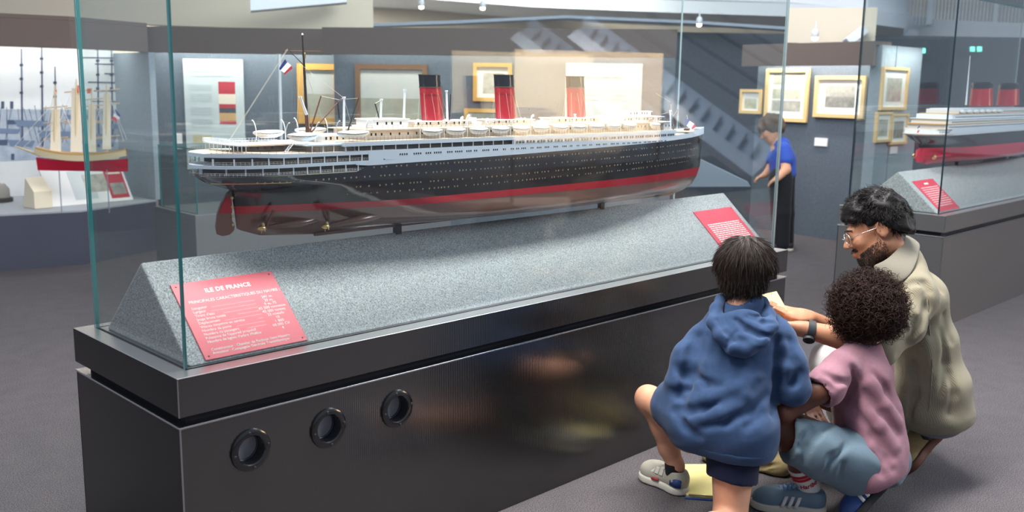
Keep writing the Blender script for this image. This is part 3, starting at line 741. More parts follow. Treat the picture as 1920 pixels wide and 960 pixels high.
for side in (-1, 1):
    propeller(.405, .325+side*.035, .972, .017, side); propeller(.585, .325+side*.085, .966, .017, side)
    mb = MB(); mb.tube([(.60, .325+side*.083, .968), (.72, .325+side*.078, .975), (.85, .325+side*.085, .985)], [.006, .014, .004], 10).build('shaft_bossing', 'ship_bottom', S, smooth=True)
    mb = MB(); mb.tube([(.42, .325+side*.034, .973), (.54, .325+side*.03, .975), (.66, .325+side*.035, .985)], [.006, .012, .004], 10).build('shaft_bossing', 'ship_bottom', S, smooth=True)
# keel, gilt line on the counter, anchor
MB().box(.60, .321, .926, 2.42, .329, .935).build('keel', 'ship_bottom', S)
H1.strake('gilt_line', lambda x: 1.1035, lambda x: 1.1055, 1, 90, 'brass', S, off=.0006) if False else None
mb = MB(); mb.tube([(x, .325-H1.b(x, 1.106)-.0006, 1.106+.00) for x in np.linspace(.262, .45, 14)], .0010, 5); mb.tube([(x, .325+H1.b(x, 1.106)+.0006, 1.106) for x in np.linspace(.262, .45, 14)], .0010, 5); mb.build('gilt_line', 'brass', S)
mb = MB(); b = H1.b(2.53, 1.15)
mb.tube([(2.53, .325-b-.002, 1.165), (2.535, .325-b-.003, 1.148)], .0016, 6); mb.tube([(2.525, .325-b-.003, 1.152), (2.535, .325-b-.004, 1.146), (2.545, .325-b+.002, 1.152)], .0016, 6); mb.build('anchor', 'ship_black', S)
# ------------------------------------------------------------------ second ship, in the right-hand case
H2 = Hull(4.90, 7.30, .325, .932, .14, (.9, .30), (1.0, .8),
          [(.932, 5.1), (.95, 4.99), (1.06, 4.985), (1.075, 4.97), (1.09, 4.915), (1.12, 4.88), (1.16, 4.865), (1.4, 4.86)], [(.932, 7.2), (1.0, 7.28), (1.3, 7.33)])
ship2 = thing('ocean_liner_model', (6.1, .325, .93), 'white and black liner model with red bottom inside the second case', 'ship model')
mat('ship2_red', '#c2203c', .3, coat=.3); mat('ship2_wood', '#d2a55c', .5)
def s2slab(name, xa, xb, z0, z1, m, inset, parent=None):
    o = H2.outline(xa, xb, 1.17, inset, 40); k = len(o); h = k//2
    fs = [(i, (i+1) % k, k+(i+1) % k, k+i) for i in range(k)]
    for i in range(h-1): fs += [(i, k-1-i, k-2-i, i+1), (k+i, k+i+1, 2*k-2-i, 2*k-1-i)]
    return MB().add([(x, y, z0) for x, y in o]+[(x, y, z1) for x, y in o], fs).build(name, m, parent or ship2)
H2.strake('hull_bottom', lambda x: .932, lambda x: 1.04, 8, 60, 'ship2_red', ship2, bottom=True)
H2.strake('hull_side', lambda x: 1.04, lambda x: 1.118+.004*(x-4.9), 5, 60, 'ship_black', ship2)
H2.strake('white_plating', lambda x: 1.118+.004*(x-4.9), crv([(4.8, 1.124), (5.05, 1.13), (5.12, 1.165), (7.4, 1.17)]), 3, 60, 'ship_blue_white', ship2)
z = 1.126
for i, (xa, ins) in enumerate(((4.87, .0), (4.97, .004), (5.02, .010), (5.08, .016), (5.20, .026), (5.34, .034))):
    h = .0300
    d = s2slab('deck', xa, 7.1-.06*i, z, z+.004, ('ship_deck', 'ship_deck', 'ship2_wood', 'ship_white', 'ship2_wood', 'ship_white')[i], ins)
    if i < 5:
        hs = s2slab('deck_house', xa+.075, 7.05-.06*i, z+.004, z+h, 'ship_white', ins+.012)
        mbw = MB(); x = xa+.12
        while x < 6.6:
            for side in (-1, 1):
                y = .325+side*(H2.b(x+.005, 1.17)-ins-.0112); mbw.add([(x, y, z+.009), (x+.010, y, z+.009), (x+.010, y, z+.017), (x, y, z+.017)], [(0, 1, 2, 3)])
            x += .018
        mbw.build('windows', 'ship_window', hs)['kind'] = 'stuff'
    z += h
for x in (5.93, 6.45): 
    f = MB().lathe((x, .325, 1.30), (-.10, 0, 1), [(.075, 0), (.068, .115)], 28, sx=1.0, ref=(1, 0, 0)).build('funnel', 'funnel_red', ship2, smooth='auto')
    MB().lathe((x-.0115, .325, 1.414), (-.10, 0, 1), [(.069, 0), (.065, .035), (.058, .035), (.056, .02)], 28, ref=(1, 0, 0)).build('funnel_top', 'ship_black', f, smooth='auto')
MB().tube([(5.66, .325, 1.30), (5.65, .325, 1.62)], [.006, .002], 8).build('mast', 'ship_white', ship2)
for i in range(7):
    x = 5.32+i*.11; o = MB().lathe((x, .213, 1.262), (1, 0, 0), [(.001, -.045), (.010, -.03), (.013, 0), (.010, .03), (.001, .045)], 10).build('lifeboat', 'boat_white', ship2, smooth=True)
yprism([(4.985, 1.04), (4.935, 1.03), (4.925, .985), (4.94, .955), (4.985, .95)], .320, .330).build('rudder', 'ship2_red', ship2, bevel=.003)
for side in (-1, 1):
    MB().lathe((5.06, .325+side*.06, .985), (-1, 0, 0), [(.008, -.01), (.016, 0), (.016, .004), (.004, .016)], 10).build('propeller', 'brass', ship2)
    MB().tube([(5.06, .325+side*.06, .985), (5.3, .325+side*.06, .99)], [.006, .012], 8).build('propeller_shaft', 'ship2_red', ship2)
a = np.array([4.885, .30, 1.135])
MB().tube([a, a+(-.03, 0, .05)], .0012, 5).build('flag_staff', 'ship_white', ship2)
for k, m in enumerate(('flag_blue', 'flag_white', 'flag_red')): MB().obox(a+(-.02+.008, 0, .036-.013*k), (.8, 0, .3), (0, 1, 0), (-.3, 0, .8), .016, .0008, .006).build('flag', m, ship2)

# ------------------------------------------------------------------ exhibition walls behind the case
ZH0, ZH1 = 1.60, 1.775
mat('lamp_strip', (1, 1, 1), .5, emit=((1, .97, .9), 9))
mat('vitrine_side', '#8b98a3', .8, noise=(50, '#9aa6b0', .2))
def lit_wall(name, a, b, m, zb=ZH0, zt=ZH1, power=12, depth=.26, fascia=True, wall_top=None):
    """partition with a fascia and a strip lamp hidden behind it that washes the wall from above"""
    a = np.array(a, float)[:2]; b = np.array(b, float)[:2]; d = (b-a)/np.linalg.norm(b-a); n = np.array([-d[1], d[0]])
    if np.dot(n, CAM[:2]-a) < 0: n = -n
    w = wall_between(name, a, b, 0, wall_top or zt, m, .1)
    if fascia:
        p = [tuple(a+n*(depth-.03)), tuple(b+n*(depth-.03)), tuple(b+n*depth), tuple(a+n*depth)]
        f = MB().prism(p, zb, zt).build('trim_%d' % len([o for o in bpy.data.objects if o.name.startswith('trim_')]), 'fascia'); struct(f)
        p = [tuple(a), tuple(b), tuple(b+n*depth), tuple(a+n*depth)]
        f = MB().prism(p, zt, zt+.03).build('trim_%d' % len([o for o in bpy.data.objects if o.name.startswith('trim_')]), 'fascia'); struct(f)
    c = (a+b)/2+n*(depth-.10)
    l = bpy.data.lights.new('wall_washer', 'AREA'); l.shape = 'RECTANGLE'; l.size = np.linalg.norm(b-a)*.96; l.size_y = .05; l.energy = power; l.color = (1, .97, .92)
    o = bpy.data.objects.new('wall_washer', l); COL.objects.link(o); o.location = (c[0], c[1], zt-.03)
    down = Vector((-n[0]*.45, -n[1]*.45, -1)).normalized(); xax = Vector((d[0], d[1], 0)); zax = -down; xax = (xax-zax*xax.dot(zax)).normalized(); yax = zax.cross(xax)
    o.rotation_euler = Matrix((xax, yax, zax)).transposed().to_euler()
    return a, b, n
# wall with the information panel, wall with paintings, far partition with prints
WB = (floor_pt(301, 455), floor_pt(640, 461))
WC = (floor_pt(632, 470), floor_pt(1250, 497))
WD = (floor_pt(1404, 425.5), floor_pt(1640, 462))
nB = lit_wall('wall_left', WB[0], WB[1], 'wall_fabric', power=11)
nC = lit_wall('wall_middle', WC[0], WC[1], 'wall_fabric', power=10)
nD = lit_wall('wall_right', WD[0], WD[1], 'wall_fabric', power=11)
WE = (on(1640, 300, 2, 1.0)*0+at(1638, 300, 8.35), at(1712, 300, 8.9))
nE = lit_wall('wall_corner', WE[0], WE[1], 'vitrine_side', power=3, fascia=False)
# darker walls further back
FD0, FD1 = at(1180, 150, 12.5), at(2150, 150, 12.5)
wall_between('wall_far', FD0, FD1, 0, 2.1, 'wall_dark', .12)
def quad_on_wall(px0, py0, px1, py1, W):
    """rectangle on a wall from its left-top and right-bottom pixels: returns left, right points and bottom, top heights"""
    a = on_wall(px0, py0, *W); b = on_wall(px1, py1, *W); a2 = on_wall(px0, py1, *W)
    return a, b, (a2[2]+b[2])/2, a[2]
mat('frame_gold', '#d9a552', .4, spec=.5); mat('frame_wood', '#7b5a3d', .5); mat('frame_pale', '#e6c48c', .45)
mat('mount_card', '#ecebe6', .8); mat('panel_board', '#c4cdcd', .75); mat('paper_tone', '#cfc8b6', .8)
mat('engraving', '#8f8d84', .8, noise=(14, '#c9c5b8', .25)); mat('engraving_dark', '#6c6c68', .8, noise=(18, '#a9a79e', .25))
mat('painting_sea', '#8c9186', .6, noise=(5, '#c3bda4', .3)); mat('painting_sky', '#b9bfc0', .6, noise=(4, '#d9d3c2', .3)); mat('print_green', '#a9ab93', .8, noise=(16, '#d4d0bc', .25))
def picture(W, n, px0, py0, px1, py1, label, frame, prints, mount='mount_card', fw=.035, name='framed_picture', group='framed pictures on the exhibition walls', cat='picture'):
    a, b, z0, z1 = quad_on_wall(px0, py0, px1, py1, W); d = np.array([b[0]-a[0], b[1]-a[1], 0]); L = np.linalg.norm(d); d = d/L
    nn = np.array([n[2][0], n[2][1], 0]); up = np.array([0, 0, 1.0]); base = np.array([a[0], a[1], z0])+nn*.008
    h = z1-z0; t = thing(name, base+d*L/2, label, cat, group)
    def P(u, v, o): return base+d*u+up*v+nn*o
    def bx(u0, v0, u1, v1, o0, o1):
        vs = [P(u, v, o) for o in (o0, o1) for u, v in ((u0, v0), (u1, v0), (u1, v1), (u0, v1))]
        return MB().add(vs, [(0,3,2,1),(4,5,6,7),(0,1,5,4),(1,2,6,5),(2,3,7,6),(3,0,4,7)])
    bx(fw*.8, fw*.8, L-fw*.8, h-fw*.8, 0, .012).build('mount', mount, t)
    if fw > 0:
        for (u0, v0, u1, v1) in ((0, 0, L, fw), (0, h-fw, L, h), (0, fw, fw, h-fw), (L-fw, fw, L, h-fw)): bx(u0, v0, u1, v1, 0, .03).build('frame_bar', frame, t)
    for (u0, v0, u1, v1, m) in prints: bx(L*u0, h*v0, L*u1, h*v1, .012, .0135).build('print', m, t)
    return t, P, L, h
picture(WB, nB, 558, 119, 640, 232, 'gold framed painting directly behind the mast of the big ship model', 'frame_gold', [(.12, .1, .9, .5, 'painting_sea'), (.12, .5, .9, .9, 'painting_sky')], fw=.05)
picture(WC, nC, 668, 120, 803, 236, 'wide dark wood framed seascape left of the first red funnel', 'frame_wood', [(.06, .07, .94, .45, 'painting_sea'), (.06, .45, .94, .93, 'painting_sky')], fw=.04)
picture(WC, nC, 889, 118, 960, 190, 'small gold framed print left of the second funnel', 'frame_gold', [(.25, .2, .8, .75, 'engraving')], fw=.03)
picture(WC, nC, 872, 203, 960, 268, 'gold framed picture hanging below the small gold framed print', 'frame_gold', [(.15, .15, .85, .85, 'painting_sea')], fw=.03)
picture(WC, nC, 1062, 118, 1200, 262, 'large white text panel behind the third funnel', 'frame_pale', [(.15, .80, .75, .83, 'engraving'), (.15, .70, .85, .715, 'paper_tone'), (.15, .64, .85, .655, 'paper_tone'), (.15, .58, .85, .595, 'paper_tone'), (.15, .52, .8, .535, 'paper_tone')], mount='panel_board', fw=0, name='text_board', group='text boards', cat='panel')
picture(WD, nD, 1392, 167, 1430, 213, 'smallest gold framed print, at the left end of the far wall', 'frame_pale', [(.2, .2, .75, .62, 'print_green')], fw=.03)
picture(WD, nD, 1441, 129, 1515, 228, 'tall gold framed sheet with several small views above the standing child', 'frame_pale', [(.17, .70, .83, .90, 'print_green'), (.17, .43, .83, .62, 'print_green'), (.17, .20, .83, .40, 'engraving')], fw=.035)
picture(WD, nD, 1533, 142, 1622, 221, 'wide gold framed ship engraving on the far wall', 'frame_pale', [(.22, .25, .80, .50, 'engraving_dark'), (.22, .50, .80, .78, 'engraving')], fw=.035)
picture(WE, nE, 1651, 125, 1692, 206, 'narrow framed print highest on the pale corner panel', 'frame_pale', [(.22, .2, .8, .75, 'engraving')], fw=.025)
picture(WE, nE, 1639, 210, 1663, 266, 'framed print low on the pale corner panel, left one', 'frame_pale', [(.22, .2, .8, .75, 'engraving')], fw=.022)
picture(WE, nE, 1667, 213, 1693, 270, 'framed print low on the pale corner panel, right one', 'frame_pale', [(.22, .2, .8, .75, 'engraving_dark')], fw=.022)
mat('card_white', '#efecea', .7)
for W, n, r, lab in ((WD, nD, (1529, 258, 1552, 274), 'small white caption card under the wide ship engraving'), (WB, nB, (329, 250, 343, 279), 'small white caption card left of the information panel'), (WE, nE, (1668, 275, 1680, 288), 'tiny white caption card on the pale corner panel')):
    a, b, z0, z1 = quad_on_wall(*r, W); nn = np.array([n[2][0], n[2][1], 0])*.012
    a = a.copy(); b = b.copy()
    mb = MB(); vs = [np.array([p[0], p[1], z])+nn*o for o in (.3, 1) for p, z in ((a, z0), (b, z0), (b, z1), (a, z1))]
    tag(mb.add(vs, [(0,3,2,1),(4,5,6,7),(0,1,5,4),(1,2,6,5),(2,3,7,6),(3,0,4,7)]).build('caption_card', 'card_white', origin=(a+b)/2), lab, 'card', 'caption cards')
# information panel with red picture
mat('panel_print', '#b9c2c4', .8); mat('panel_red', '#b4303f', .7); mat('panel_sand', '#c9a06a', .8); mat('panel_dark', '#4a4a50', .8); mat('panel_cream', '#e3d8c4', .8); mat('panel_olive', '#b5ab80', .8, noise=(10, '#d6ceb0', .3)); mat('panel_board', '#d8e0e0', .75)
pt, P, L, h = picture(WB, nB, 344, 110, 463, 318, 'pale blue information panel with a red poster print, left of the mast', 'frame_pale',
    [(.58, .565, .86, .60, 'panel_red'), (.58, .60, .86, .69, 'panel_cream'), (.58, .52, .86, .53, 'panel_dark'), (.58, .69, .86, .80, 'panel_red'), (.58, .53, .86, .565, 'panel_dark'), (.58, .45, .86, .52, 'panel_sand'), (.58, .42, .86, .45, 'panel_red'),
     (.12, .14, .44, .32, 'panel_olive'), (.10, .885, .66, .905, 'panel_print'), (.10, .845, .85, .86, 'panel_print')]
    + [(.10, y, .46, y+.010, 'panel_print') for y in (.76, .74, .72, .68, .66, .64, .62, .56, .54, .52, .50, .45, .43, .41, .39)], mount='panel_board', fw=0, name='information_board', group='text boards', cat='panel')

# ------------------------------------------------------------------ wall vitrine on the left with the sailing ship
V0, V1, V2 = floor_pt(-70, 514), floor_pt(160, 496), floor_pt(297, 468)
def back(p, d): q = np.array(p[:2])-CAM[:2]; return np.array(p[:2])+q/np.linalg.norm(q)*d
fp = [tuple(V0[:2]), tuple(V1[:2]), tuple(V2[:2]), tuple(back(V2, .40)), tuple(back(V1, 1.25)), tuple(back(V0, 1.3))]
ZL = .40
tag(MB().prism(fp, 0, ZL).build('vitrine_plinth', 'ledge_blue', origin=(V1[0], V1[1], 0)), 'low blue grey plinth of the wall vitrine with the sailing ship', 'plinth')
mat('ledge_top', '#9aa0a6', .6)
k = len([o for o in bpy.data.objects if o.name.startswith('trim_')])
struct(MB().prism(fp, ZL, ZL+.012).build('trim_%d' % k, 'ledge_top'))
def inset(p, q, d): v = np.array(q[:2])-np.array(p[:2]); return np.array(p[:2])+v*d
f2 = [tuple(V0[:2]), tuple(V1[:2]), tuple(V2[:2]), tuple(back(V2, .12)), tuple(back(V1, .12)), tuple(back(V0, .12))]
struct(MB().prism(f2, ZH0, ZH1+.02).build('trim_%d' % (k+1), 'fascia'))
struct(MB().prism(fp, ZH1+.021, ZH1+.05).build('trim_%d' % (k+2), 'fascia'))
# backdrop with a large printed harbour view
BD0, BD1 = back(V0, 1.18), back(floor_pt(234, 484), .95)
mat('backdrop_sky', '#dfe6ea', .8, noise=(3, '#eef2f3', .3)); mat('backdrop_quay', '#d5d9da', .8, noise=(4, '#e4e6e6', .3)); mat('backdrop_ink', '#4d5c78', .8); mat('backdrop_mid', '#8fa0b5', .8, noise=(9, '#c5cfda', .25)); mat('backdrop_soft', '#7487a3', .8)
bd = wall_between('backdrop_panel', BD0, BD1, ZL+.013, ZH1+.02, 'backdrop_sky', .03, kind=False)
tag(bd, 'large printed harbour backdrop behind the sailing ship model', 'backdrop')
WV = (BD0, BD1)
nv = np.array([-(BD1-BD0)[1], (BD1-BD0)[0]]); nv /= np.linalg.norm(nv)
if np.dot(nv, CAM[:2]-BD0) < 0: nv = -nv
NV = np.array([nv[0], nv[1], 0])
def bq(mb, pts, off=.003):
    P_ = [on_wall(x, y, *WV)+NV*off for x, y in pts]
    mb.add([np.array([p[0], p[1], max(p[2], ZL+.016)]) for p in P_], [tuple(range(len(pts)))])
def bline(mb, a, b, w=1.2, w2=None, off=.004):
    w2 = w if w2 is None else w2; dx, dy = b[0]-a[0], b[1]-a[1]; L = math.hypot(dx, dy); nx, ny = -dy/L, dx/L
    bq(mb, [(a[0]+nx*w, a[1]+ny*w), (b[0]+nx*w2, b[1]+ny*w2), (b[0]-nx*w2, b[1]-ny*w2), (a[0]-nx*w, a[1]-ny*w)], off)
m1 = MB(); bq(m1, [(-60, 300), (234, 285), (234, 420), (-60, 420)], .002); m1.build('quay_print', 'backdrop_quay', bd)
m1 = MB(); bq(m1, [(-60, 205), (234, 205), (234, 292), (-60, 306)], .0025); m1.build('harbour_print', 'backdrop_mid', bd)
m1 = MB()
for x, yt in ((40, 92), (78, 80), (103, 125), (183, 84), (209, 84), (-20, 100), (224, 120)):
    bline(m1, (x, yt), (x+2, 275), .8, 2.2)
    for k2 in range(3): bline(m1, (x-3.2, yt+26*k2+30), (x+3.2, yt+26*k2+30), 2.2)
for y, xa, xb in ((108, 152, 225), (120, 178, 234), (154, 165, 234), (170, 176, 234), (138, 196, 234), (190, 170, 234)): bline(m1, (xa, y), (xb, y+1), 1.0)
for i in range(26): x = -40+i*10.5; bline(m1, (x, 200+rnd.uniform(-6, 10)), (x+rnd.uniform(-24, 24), 268), .5)
for x, y, w, hh in ((5, 190, 3, 14), (22, 190, 3, 14), (-20, 215, 20, 10), (30, 225, 16, 8), (4, 262, 10, 10), (24, 288, 3, 12)): bq(m1, [(x-w, y), (x+w, y), (x+w, y+hh), (x-w, y+hh)], .005)
m1.build('ship_print', 'backdrop_ink', bd)['kind'] = 'stuff'
m1 = MB()
for x, y, w, hh in ((60, 225, 34, 12), (10, 240, 30, 10), (110, 245, 40, 14), (190, 250, 30, 20), (150, 215, 30, 9), (40, 262, 26, 12), (215, 232, 16, 10)): bq(m1, [(x-w, y), (x+w, y+2), (x+w*.8, y+hh), (x-w*.8, y+hh)], .0055)
m1.build('hull_print', 'backdrop_soft', bd)['kind'] = 'stuff'
# right return of the vitrine
wall_between('wall_return', BD1, back(V2, .02), ZL+.013, ZH0, 'vitrine_side', .05)
o = area('vitrine_lamp', tuple((BD0+BD1)/2*1.0+nv*.25)+(ZH0+.14,), tuple((BD0+BD1)/2+nv*.15)+(.2,), 2.4, .12, 9, (1, .97, .93))
# sloping caption lectern inside the vitrine, dark object at the left
mat('lectern_white', '#e6e6e4', .6); mat('cream_block', '#e2d8c0', .7)
c0, c1 = on(98, 388, 2, ZL+.013), on(250, 374, 2, ZL+.013)
d_ = c1-c0; L_ = np.linalg.norm(d_); d_ /= L_; n_ = np.array([d_[1], -d_[0], 0]); n_ = n_ if np.dot(n_, CAM-c0) > 0 else -n_
lec = thing('caption_lectern', (c0+c1)/2, 'white sloping caption board below the sailing ship model', 'sign')
hL = .275
def LP(u, v, o): return c0+d_*(u*L_)+(-n_*.16+np.array([0, 0, hL]))*v+np.cross(d_, np.array([0, 0, 1]))*0+n_*o*.86+np.array([0, 0, o*.5])
def lbox(u0, v0, u1, v1, o0, o1, name, m):
    vs = [LP(u, v, o) for o in (o0, o1) for u, v in ((u0, v0), (u1, v0), (u1, v1), (u0, v1))]
    return MB().add(vs, [(0,3,2,1),(4,5,6,7),(0,1,5,4),(1,2,6,5),(2,3,7,6),(3,0,4,7)]).build(name, m, lec)
lbox(0, 0, 1, 1, -.012, 0, 'board', 'lectern_white'); lbox(.30, .12, .58, .9, 0, .002, 'print', 'panel_board'); lbox(.46, .30, .74, .78, 0, .003, 'print', 'engraving'); lbox(.74, .08, .97, .96, 0, .003, 'print', 'panel_red'); lbox(.77, .18, .95, .50, .003, .004, 'print', 'engraving_dark'); lbox(.77, .75, .95, .80, .003, .004, 'print', 'panel_cream')
for u in (.06, .92):
    q = c0+d_*(u*L_); MB().add([q+n_*.0, q-n_*.22, q-n_*.16+(0, 0, hL*.95), q+d_*.02, q+d_*.02-n_*.22, q+d_*.02-n_*.16+np.array([0, 0, hL*.95])], [(0, 1, 2), (3, 5, 4), (0, 3, 4, 1), (1, 4, 5, 2), (0, 2, 5, 3)]).build('side_support', 'cream_block', lec)
q = on(58, 391, 2, ZL+.013)
cb = MB().add([q+n_*.06+d_*.0, q+d_*.14+n_*.06, q+d_*.14-n_*.12, q-n_*.12]+[p+np.array([0, 0, .13]) for p in (q+n_*.06, q+d_*.14+n_*.06)]+[p+np.array([0, 0, .23]) for p in (q+d_*.14-n_*.12+n_*.06, q-n_*.12+n_*.06)], [(0, 3, 2, 1), (4, 5, 6, 7), (0, 1, 5, 4), (1, 2, 6, 5), (2, 3, 7, 6), (3, 0, 4, 7)])
tag(cb.build('support_block', 'cream_block', origin=q, bevel=.004), 'cream wedge block at the left end of the sloping caption board', 'block')
q = on(-4, 378, 2, ZL+.013); mat('dark_object', '#3c3a3a', .6); mat('grey_object', '#8d8a84', .6)
do = thing('bollard_model', q, 'dark rounded exhibit cut off by the left picture edge', 'exhibit')
MB().lathe(q, (0, 0, 1), [(.11, 0), (.11, .03), (.10, .035)], 20).build('base', 'dark_object', do, smooth='auto'); MB().lathe(q, (0, 0, 1), [(.09, .035), (.09, .10), (.06, .14), (.01, .15)], 20).build('body', 'grey_object', do, smooth='auto')
# sailing ship model
mat('sail_cream', '#efe3cb', .75); mat('hull_cream', '#d9c9a4', .5); mat('deck_tan', '#c79f66', .6); mat('spar_cream', '#d8c39a', .5); mat('net_white', '#e8e6df', .8)
ma, mbb = np.array([0, 0, 0.]), None
dist = np.linalg.norm(on_wall(150, 300, BD0, BD1)-CAM)-.55
def MV(x, y, o=0.0): r = ray(x, y); r = r/np.dot(r, FW); return CAM+r*(6.95+o)
e0, e1 = MV(70, 300), MV(238, 290); ex = e1-e0; ex[2] = 0; LS = np.linalg.norm(ex); ex /= LS; ey = np.array([-ex[1], ex[0], 0])
sm = thing('sailing_ship_model', MV(155, 318), 'cream sailing ship model with red bottom in the left wall vitrine', 'ship model')
def hullmesh(zt, zb, w, name, m, z_curve):
    mb = MB(); n = 21; vs = []
    for i in range(n):
        u = i/(n-1); bw = w*math.sin(math.pi*min(1, max(0.02, u*.93+.05)))**.55
        for j in range(5):
            v = j/4; ww = bw*(v*.75+.25) if zb < 0 else bw
            for s in (-1, 1): vs.append(e0+ex*(u*LS)+ey*(s*ww)+np.array([0, 0, (zb+(zt-zb)*v)+z_curve(u)*(v if zb < 0 else 1)]))
    fs = []
    for i in range(n-1):
        for j in range(4):
            for s in (0, 1): a = i*10+j*2+s; fs.append((a, a+10, a+12, a+2))
        fs.append((i*10+8, i*10+9, i*10+19, i*10+18)); fs.append((i*10, i*10+1, i*10+11, i*10+10))
    return mb.add(vs, fs).build(name, m, sm, smooth='auto')
sheer = lambda u: .05*(2*u-1)**2
hullmesh(.0, -.075, .055, 'hull_bottom', 'ship2_red', lambda u: .02*(2*u-1)**2)
hullmesh(.042, .0005, .057, 'hull_side', 'hull_cream', lambda u: sheer(u)*.8)
hullmesh(.055, .043, .052, 'deck', 'deck_tan', lambda u: sheer(u)*.8)
for x, yt in ((103, 160), (143, 148), (172, 165), (200, 155)):
    MB().tube([MV(x, 285), MV(x, yt)], [.010, .004], 8).build('mast', 'spar_cream', sm)
for x, ys in ((103, (200, 228, 258)), (143, (170, 200, 228, 258)), (172, (185, 205, 230, 260)), (200, (168, 195, 225, 255))):
    for y in ys: MB().tube([MV(x-22, y+3, .05), MV(x+24, y-1, .05)], .005, 6).build('yard', 'spar_cream', sm)
for x0, y0, x1, y1 in ((96, 205, 112, 285), (134, 165, 152, 285), (166, 195, 178, 285), (194, 175, 206, 280)):
    a, b, c, d = MV(x0, y0, .03), MV(x1, y0, .03), MV(x1+2, y1, -.02), MV(x0-2, y1, -.02); o = np.array(FW)*.004
    MB().add([a, b, c, d, a+o, b+o, c+o, d+o], [(0,3,2,1),(4,5,6,7),(0,1,5,4),(1,2,6,5),(2,3,7,6),(3,0,4,7)]).build('furled_sail', 'sail_cream', sm)
MB().tube([MV(76, 291), MV(28, 274)], [.012, .004], 6).build('bowsprit', 'spar_cream', sm)
mb = MB()
for a, b in (((28, 274), (103, 190)), ((40, 279), (103, 225)), ((103, 170), (143, 260)), ((143, 152), (103, 250)), ((143, 152), (172, 260)), ((172, 170), (200, 262)), ((200, 158), (232, 265)), ((172, 168), (143, 262)), ((200, 160), (172, 258)), ((103, 165), (80, 285)), ((60, 286), (103, 240)), ((200, 170), (238, 262))): mb.tube([MV(*a), MV(*b)], .002, 3)
mb.build('rigging', 'net_white', sm)['kind'] = 'stuff'
mb = MB(); a, b, c, d = MV(216, 205), MV(226, 216), MV(221, 228), MV(210, 224); o = np.array(FW)*.003
for k2, m in enumerate(('flag_blue', 'flag_white', 'flag_red')):
    A = [a+(d-a)*(k2/3), b+(c-b)*(k2/3), b+(c-b)*((k2+1)/3), a+(d-a)*((k2+1)/3)]
    MB().add(A+[q+o for q in A], [(0,3,2,1),(4,5,6,7),(0,1,5,4),(1,2,6,5),(2,3,7,6),(3,0,4,7)]).build('flag', m, sm)
mat('pennant_orange', '#d9683a', .7)
for x, y, w, hh in ((143, 160, 6, 14), (163, 166, 9, 9), (102, 168, 4, 7)):
    A = [MV(x, y), MV(x+w, y), MV(x+w, y+hh), MV(x, y+hh)]; MB().add(A+[q+o for q in A], [(0,3,2,1),(4,5,6,7),(0,1,5,4),(1,2,6,5),(2,3,7,6),(3,0,4,7)]).build('pennant', 'pennant_orange', sm)
for x in (110, 200): MB().tube([MV(x, 312), np.array([MV(x, 312)[0], MV(x, 312)[1], ZL+.013])], .004, 8).build('stand_post', 'hall_grey', sm)

# ------------------------------------------------------------------ low glass case between the long case and the wall
Q0 = on(366, 404, 2, .60); Q1 = Q0+np.array([1, 0, 0])*2.2
lc = thing('low_display_case', (Q0[0], Q0[1], 0), 'low grey glass topped case standing behind the stern of the big model', 'display case')
qx, qy = Q0[0], Q0[1]
mat('plinth_grey', '#5b5d61', .6, noise=(200, '#66686c', .2))
MB().box(qx, qy, 0, qx+2.0, qy+.55, .60).build('plinth', 'plinth_grey', lc, bevel=.004)
for (x0, y0, z0, x1, y1, z1) in ((qx+.03, qy+.03, .60, qx+1.97, qy+.038, .98), (qx+.03, qy+.512, .60, qx+1.97, qy+.52, .98), (qx+.03, qy+.039, .60, qx+.038, qy+.511, .98), (qx+1.962, qy+.039, .60, qx+1.97, qy+.511, .98), (qx+.03, qy+.03, .98, qx+1.97, qy+.52, .988)):
    pane(x0, y0, z0, x1, y1, z1, lc, 'glass_edge')
tag(MB().lathe((qx+.95, qy+.28, .85), (1, 0, 0), [(.003, -.75), (.035, -.6), (.06, -.2), (.06, .3), (.03, .65), (.003, .8)], 16).build('half_hull_model', 'sail_cream', origin=(qx+.95, qy+.28, .79), smooth=True), 'pale half hull model lying in the low glass case', 'ship model')
for k2 in (-.4, .45): MB().box(qx+.95+k2, qy+.26, .60, qx+.97+k2, qy+.30, .80).build('model_stand', 'cream_block', lc)
tag(MB().box(qx+.42, qy+.10, .601, qx+.72, qy+.20, .76).build('caption_card', 'cream_block', origin=(qx+.57, qy+.15, .601)), 'cream card standing in the low glass case', 'card', 'caption cards')

# ------------------------------------------------------------------ slanted desk case at which the child in the background stands
dk = on(1392, 332, 2, .78)
# ------------------------------------------------------------------ upper hall: balcony, beams, spot lamps
def band(name, pts, h, th, m, zoff=0.0):
    """curved fascia through pixel points (x, y of lower edge, depth)"""
    mb = MB(); P_ = [at(x, y, d) for x, y, d in pts]
    cen = np.mean(P_, axis=0); vs = []
    for p in P_:
        q = p-CAM; q[2] = 0; q = q/np.linalg.norm(q)*th
        vs += [p, p+(0, 0, h), p+q+(0, 0, h), p+q]
    fs = [(0, 1, 2, 3), tuple(4*(len(P_)-1)+k for k in (3, 2, 1, 0))]
    for i in range(len(P_)-1):
        for k in range(4): fs.append((4*i+k, 4*i+(k+1) % 4, 4*i+4+(k+1) % 4, 4*i+4+k))
    return mb.add(vs, fs).build(name, m, smooth='auto')
k = len([o for o in bpy.data.objects if o.name.startswith('trim_')])
bal = [(600, -8, 15.5), (800, -2, 15), (1000, 13, 14.5), (1240, 23, 13.5), (1483, 31, 12.5), (1560, 37, 12), (1626, 44, 11.8), (1670, 50, 12.0), (1695, 53, 12.6), (1703, 50, 13.4), (1700, 44, 14.5)]
struct(band('trim_%d' % k, bal, .17, 3.0, 'hall_white'))
struct(band('trim_%d' % (k+1), [(x, y-26, d*1.02) for x, y, d in bal], .6, .2, 'hall_white'))
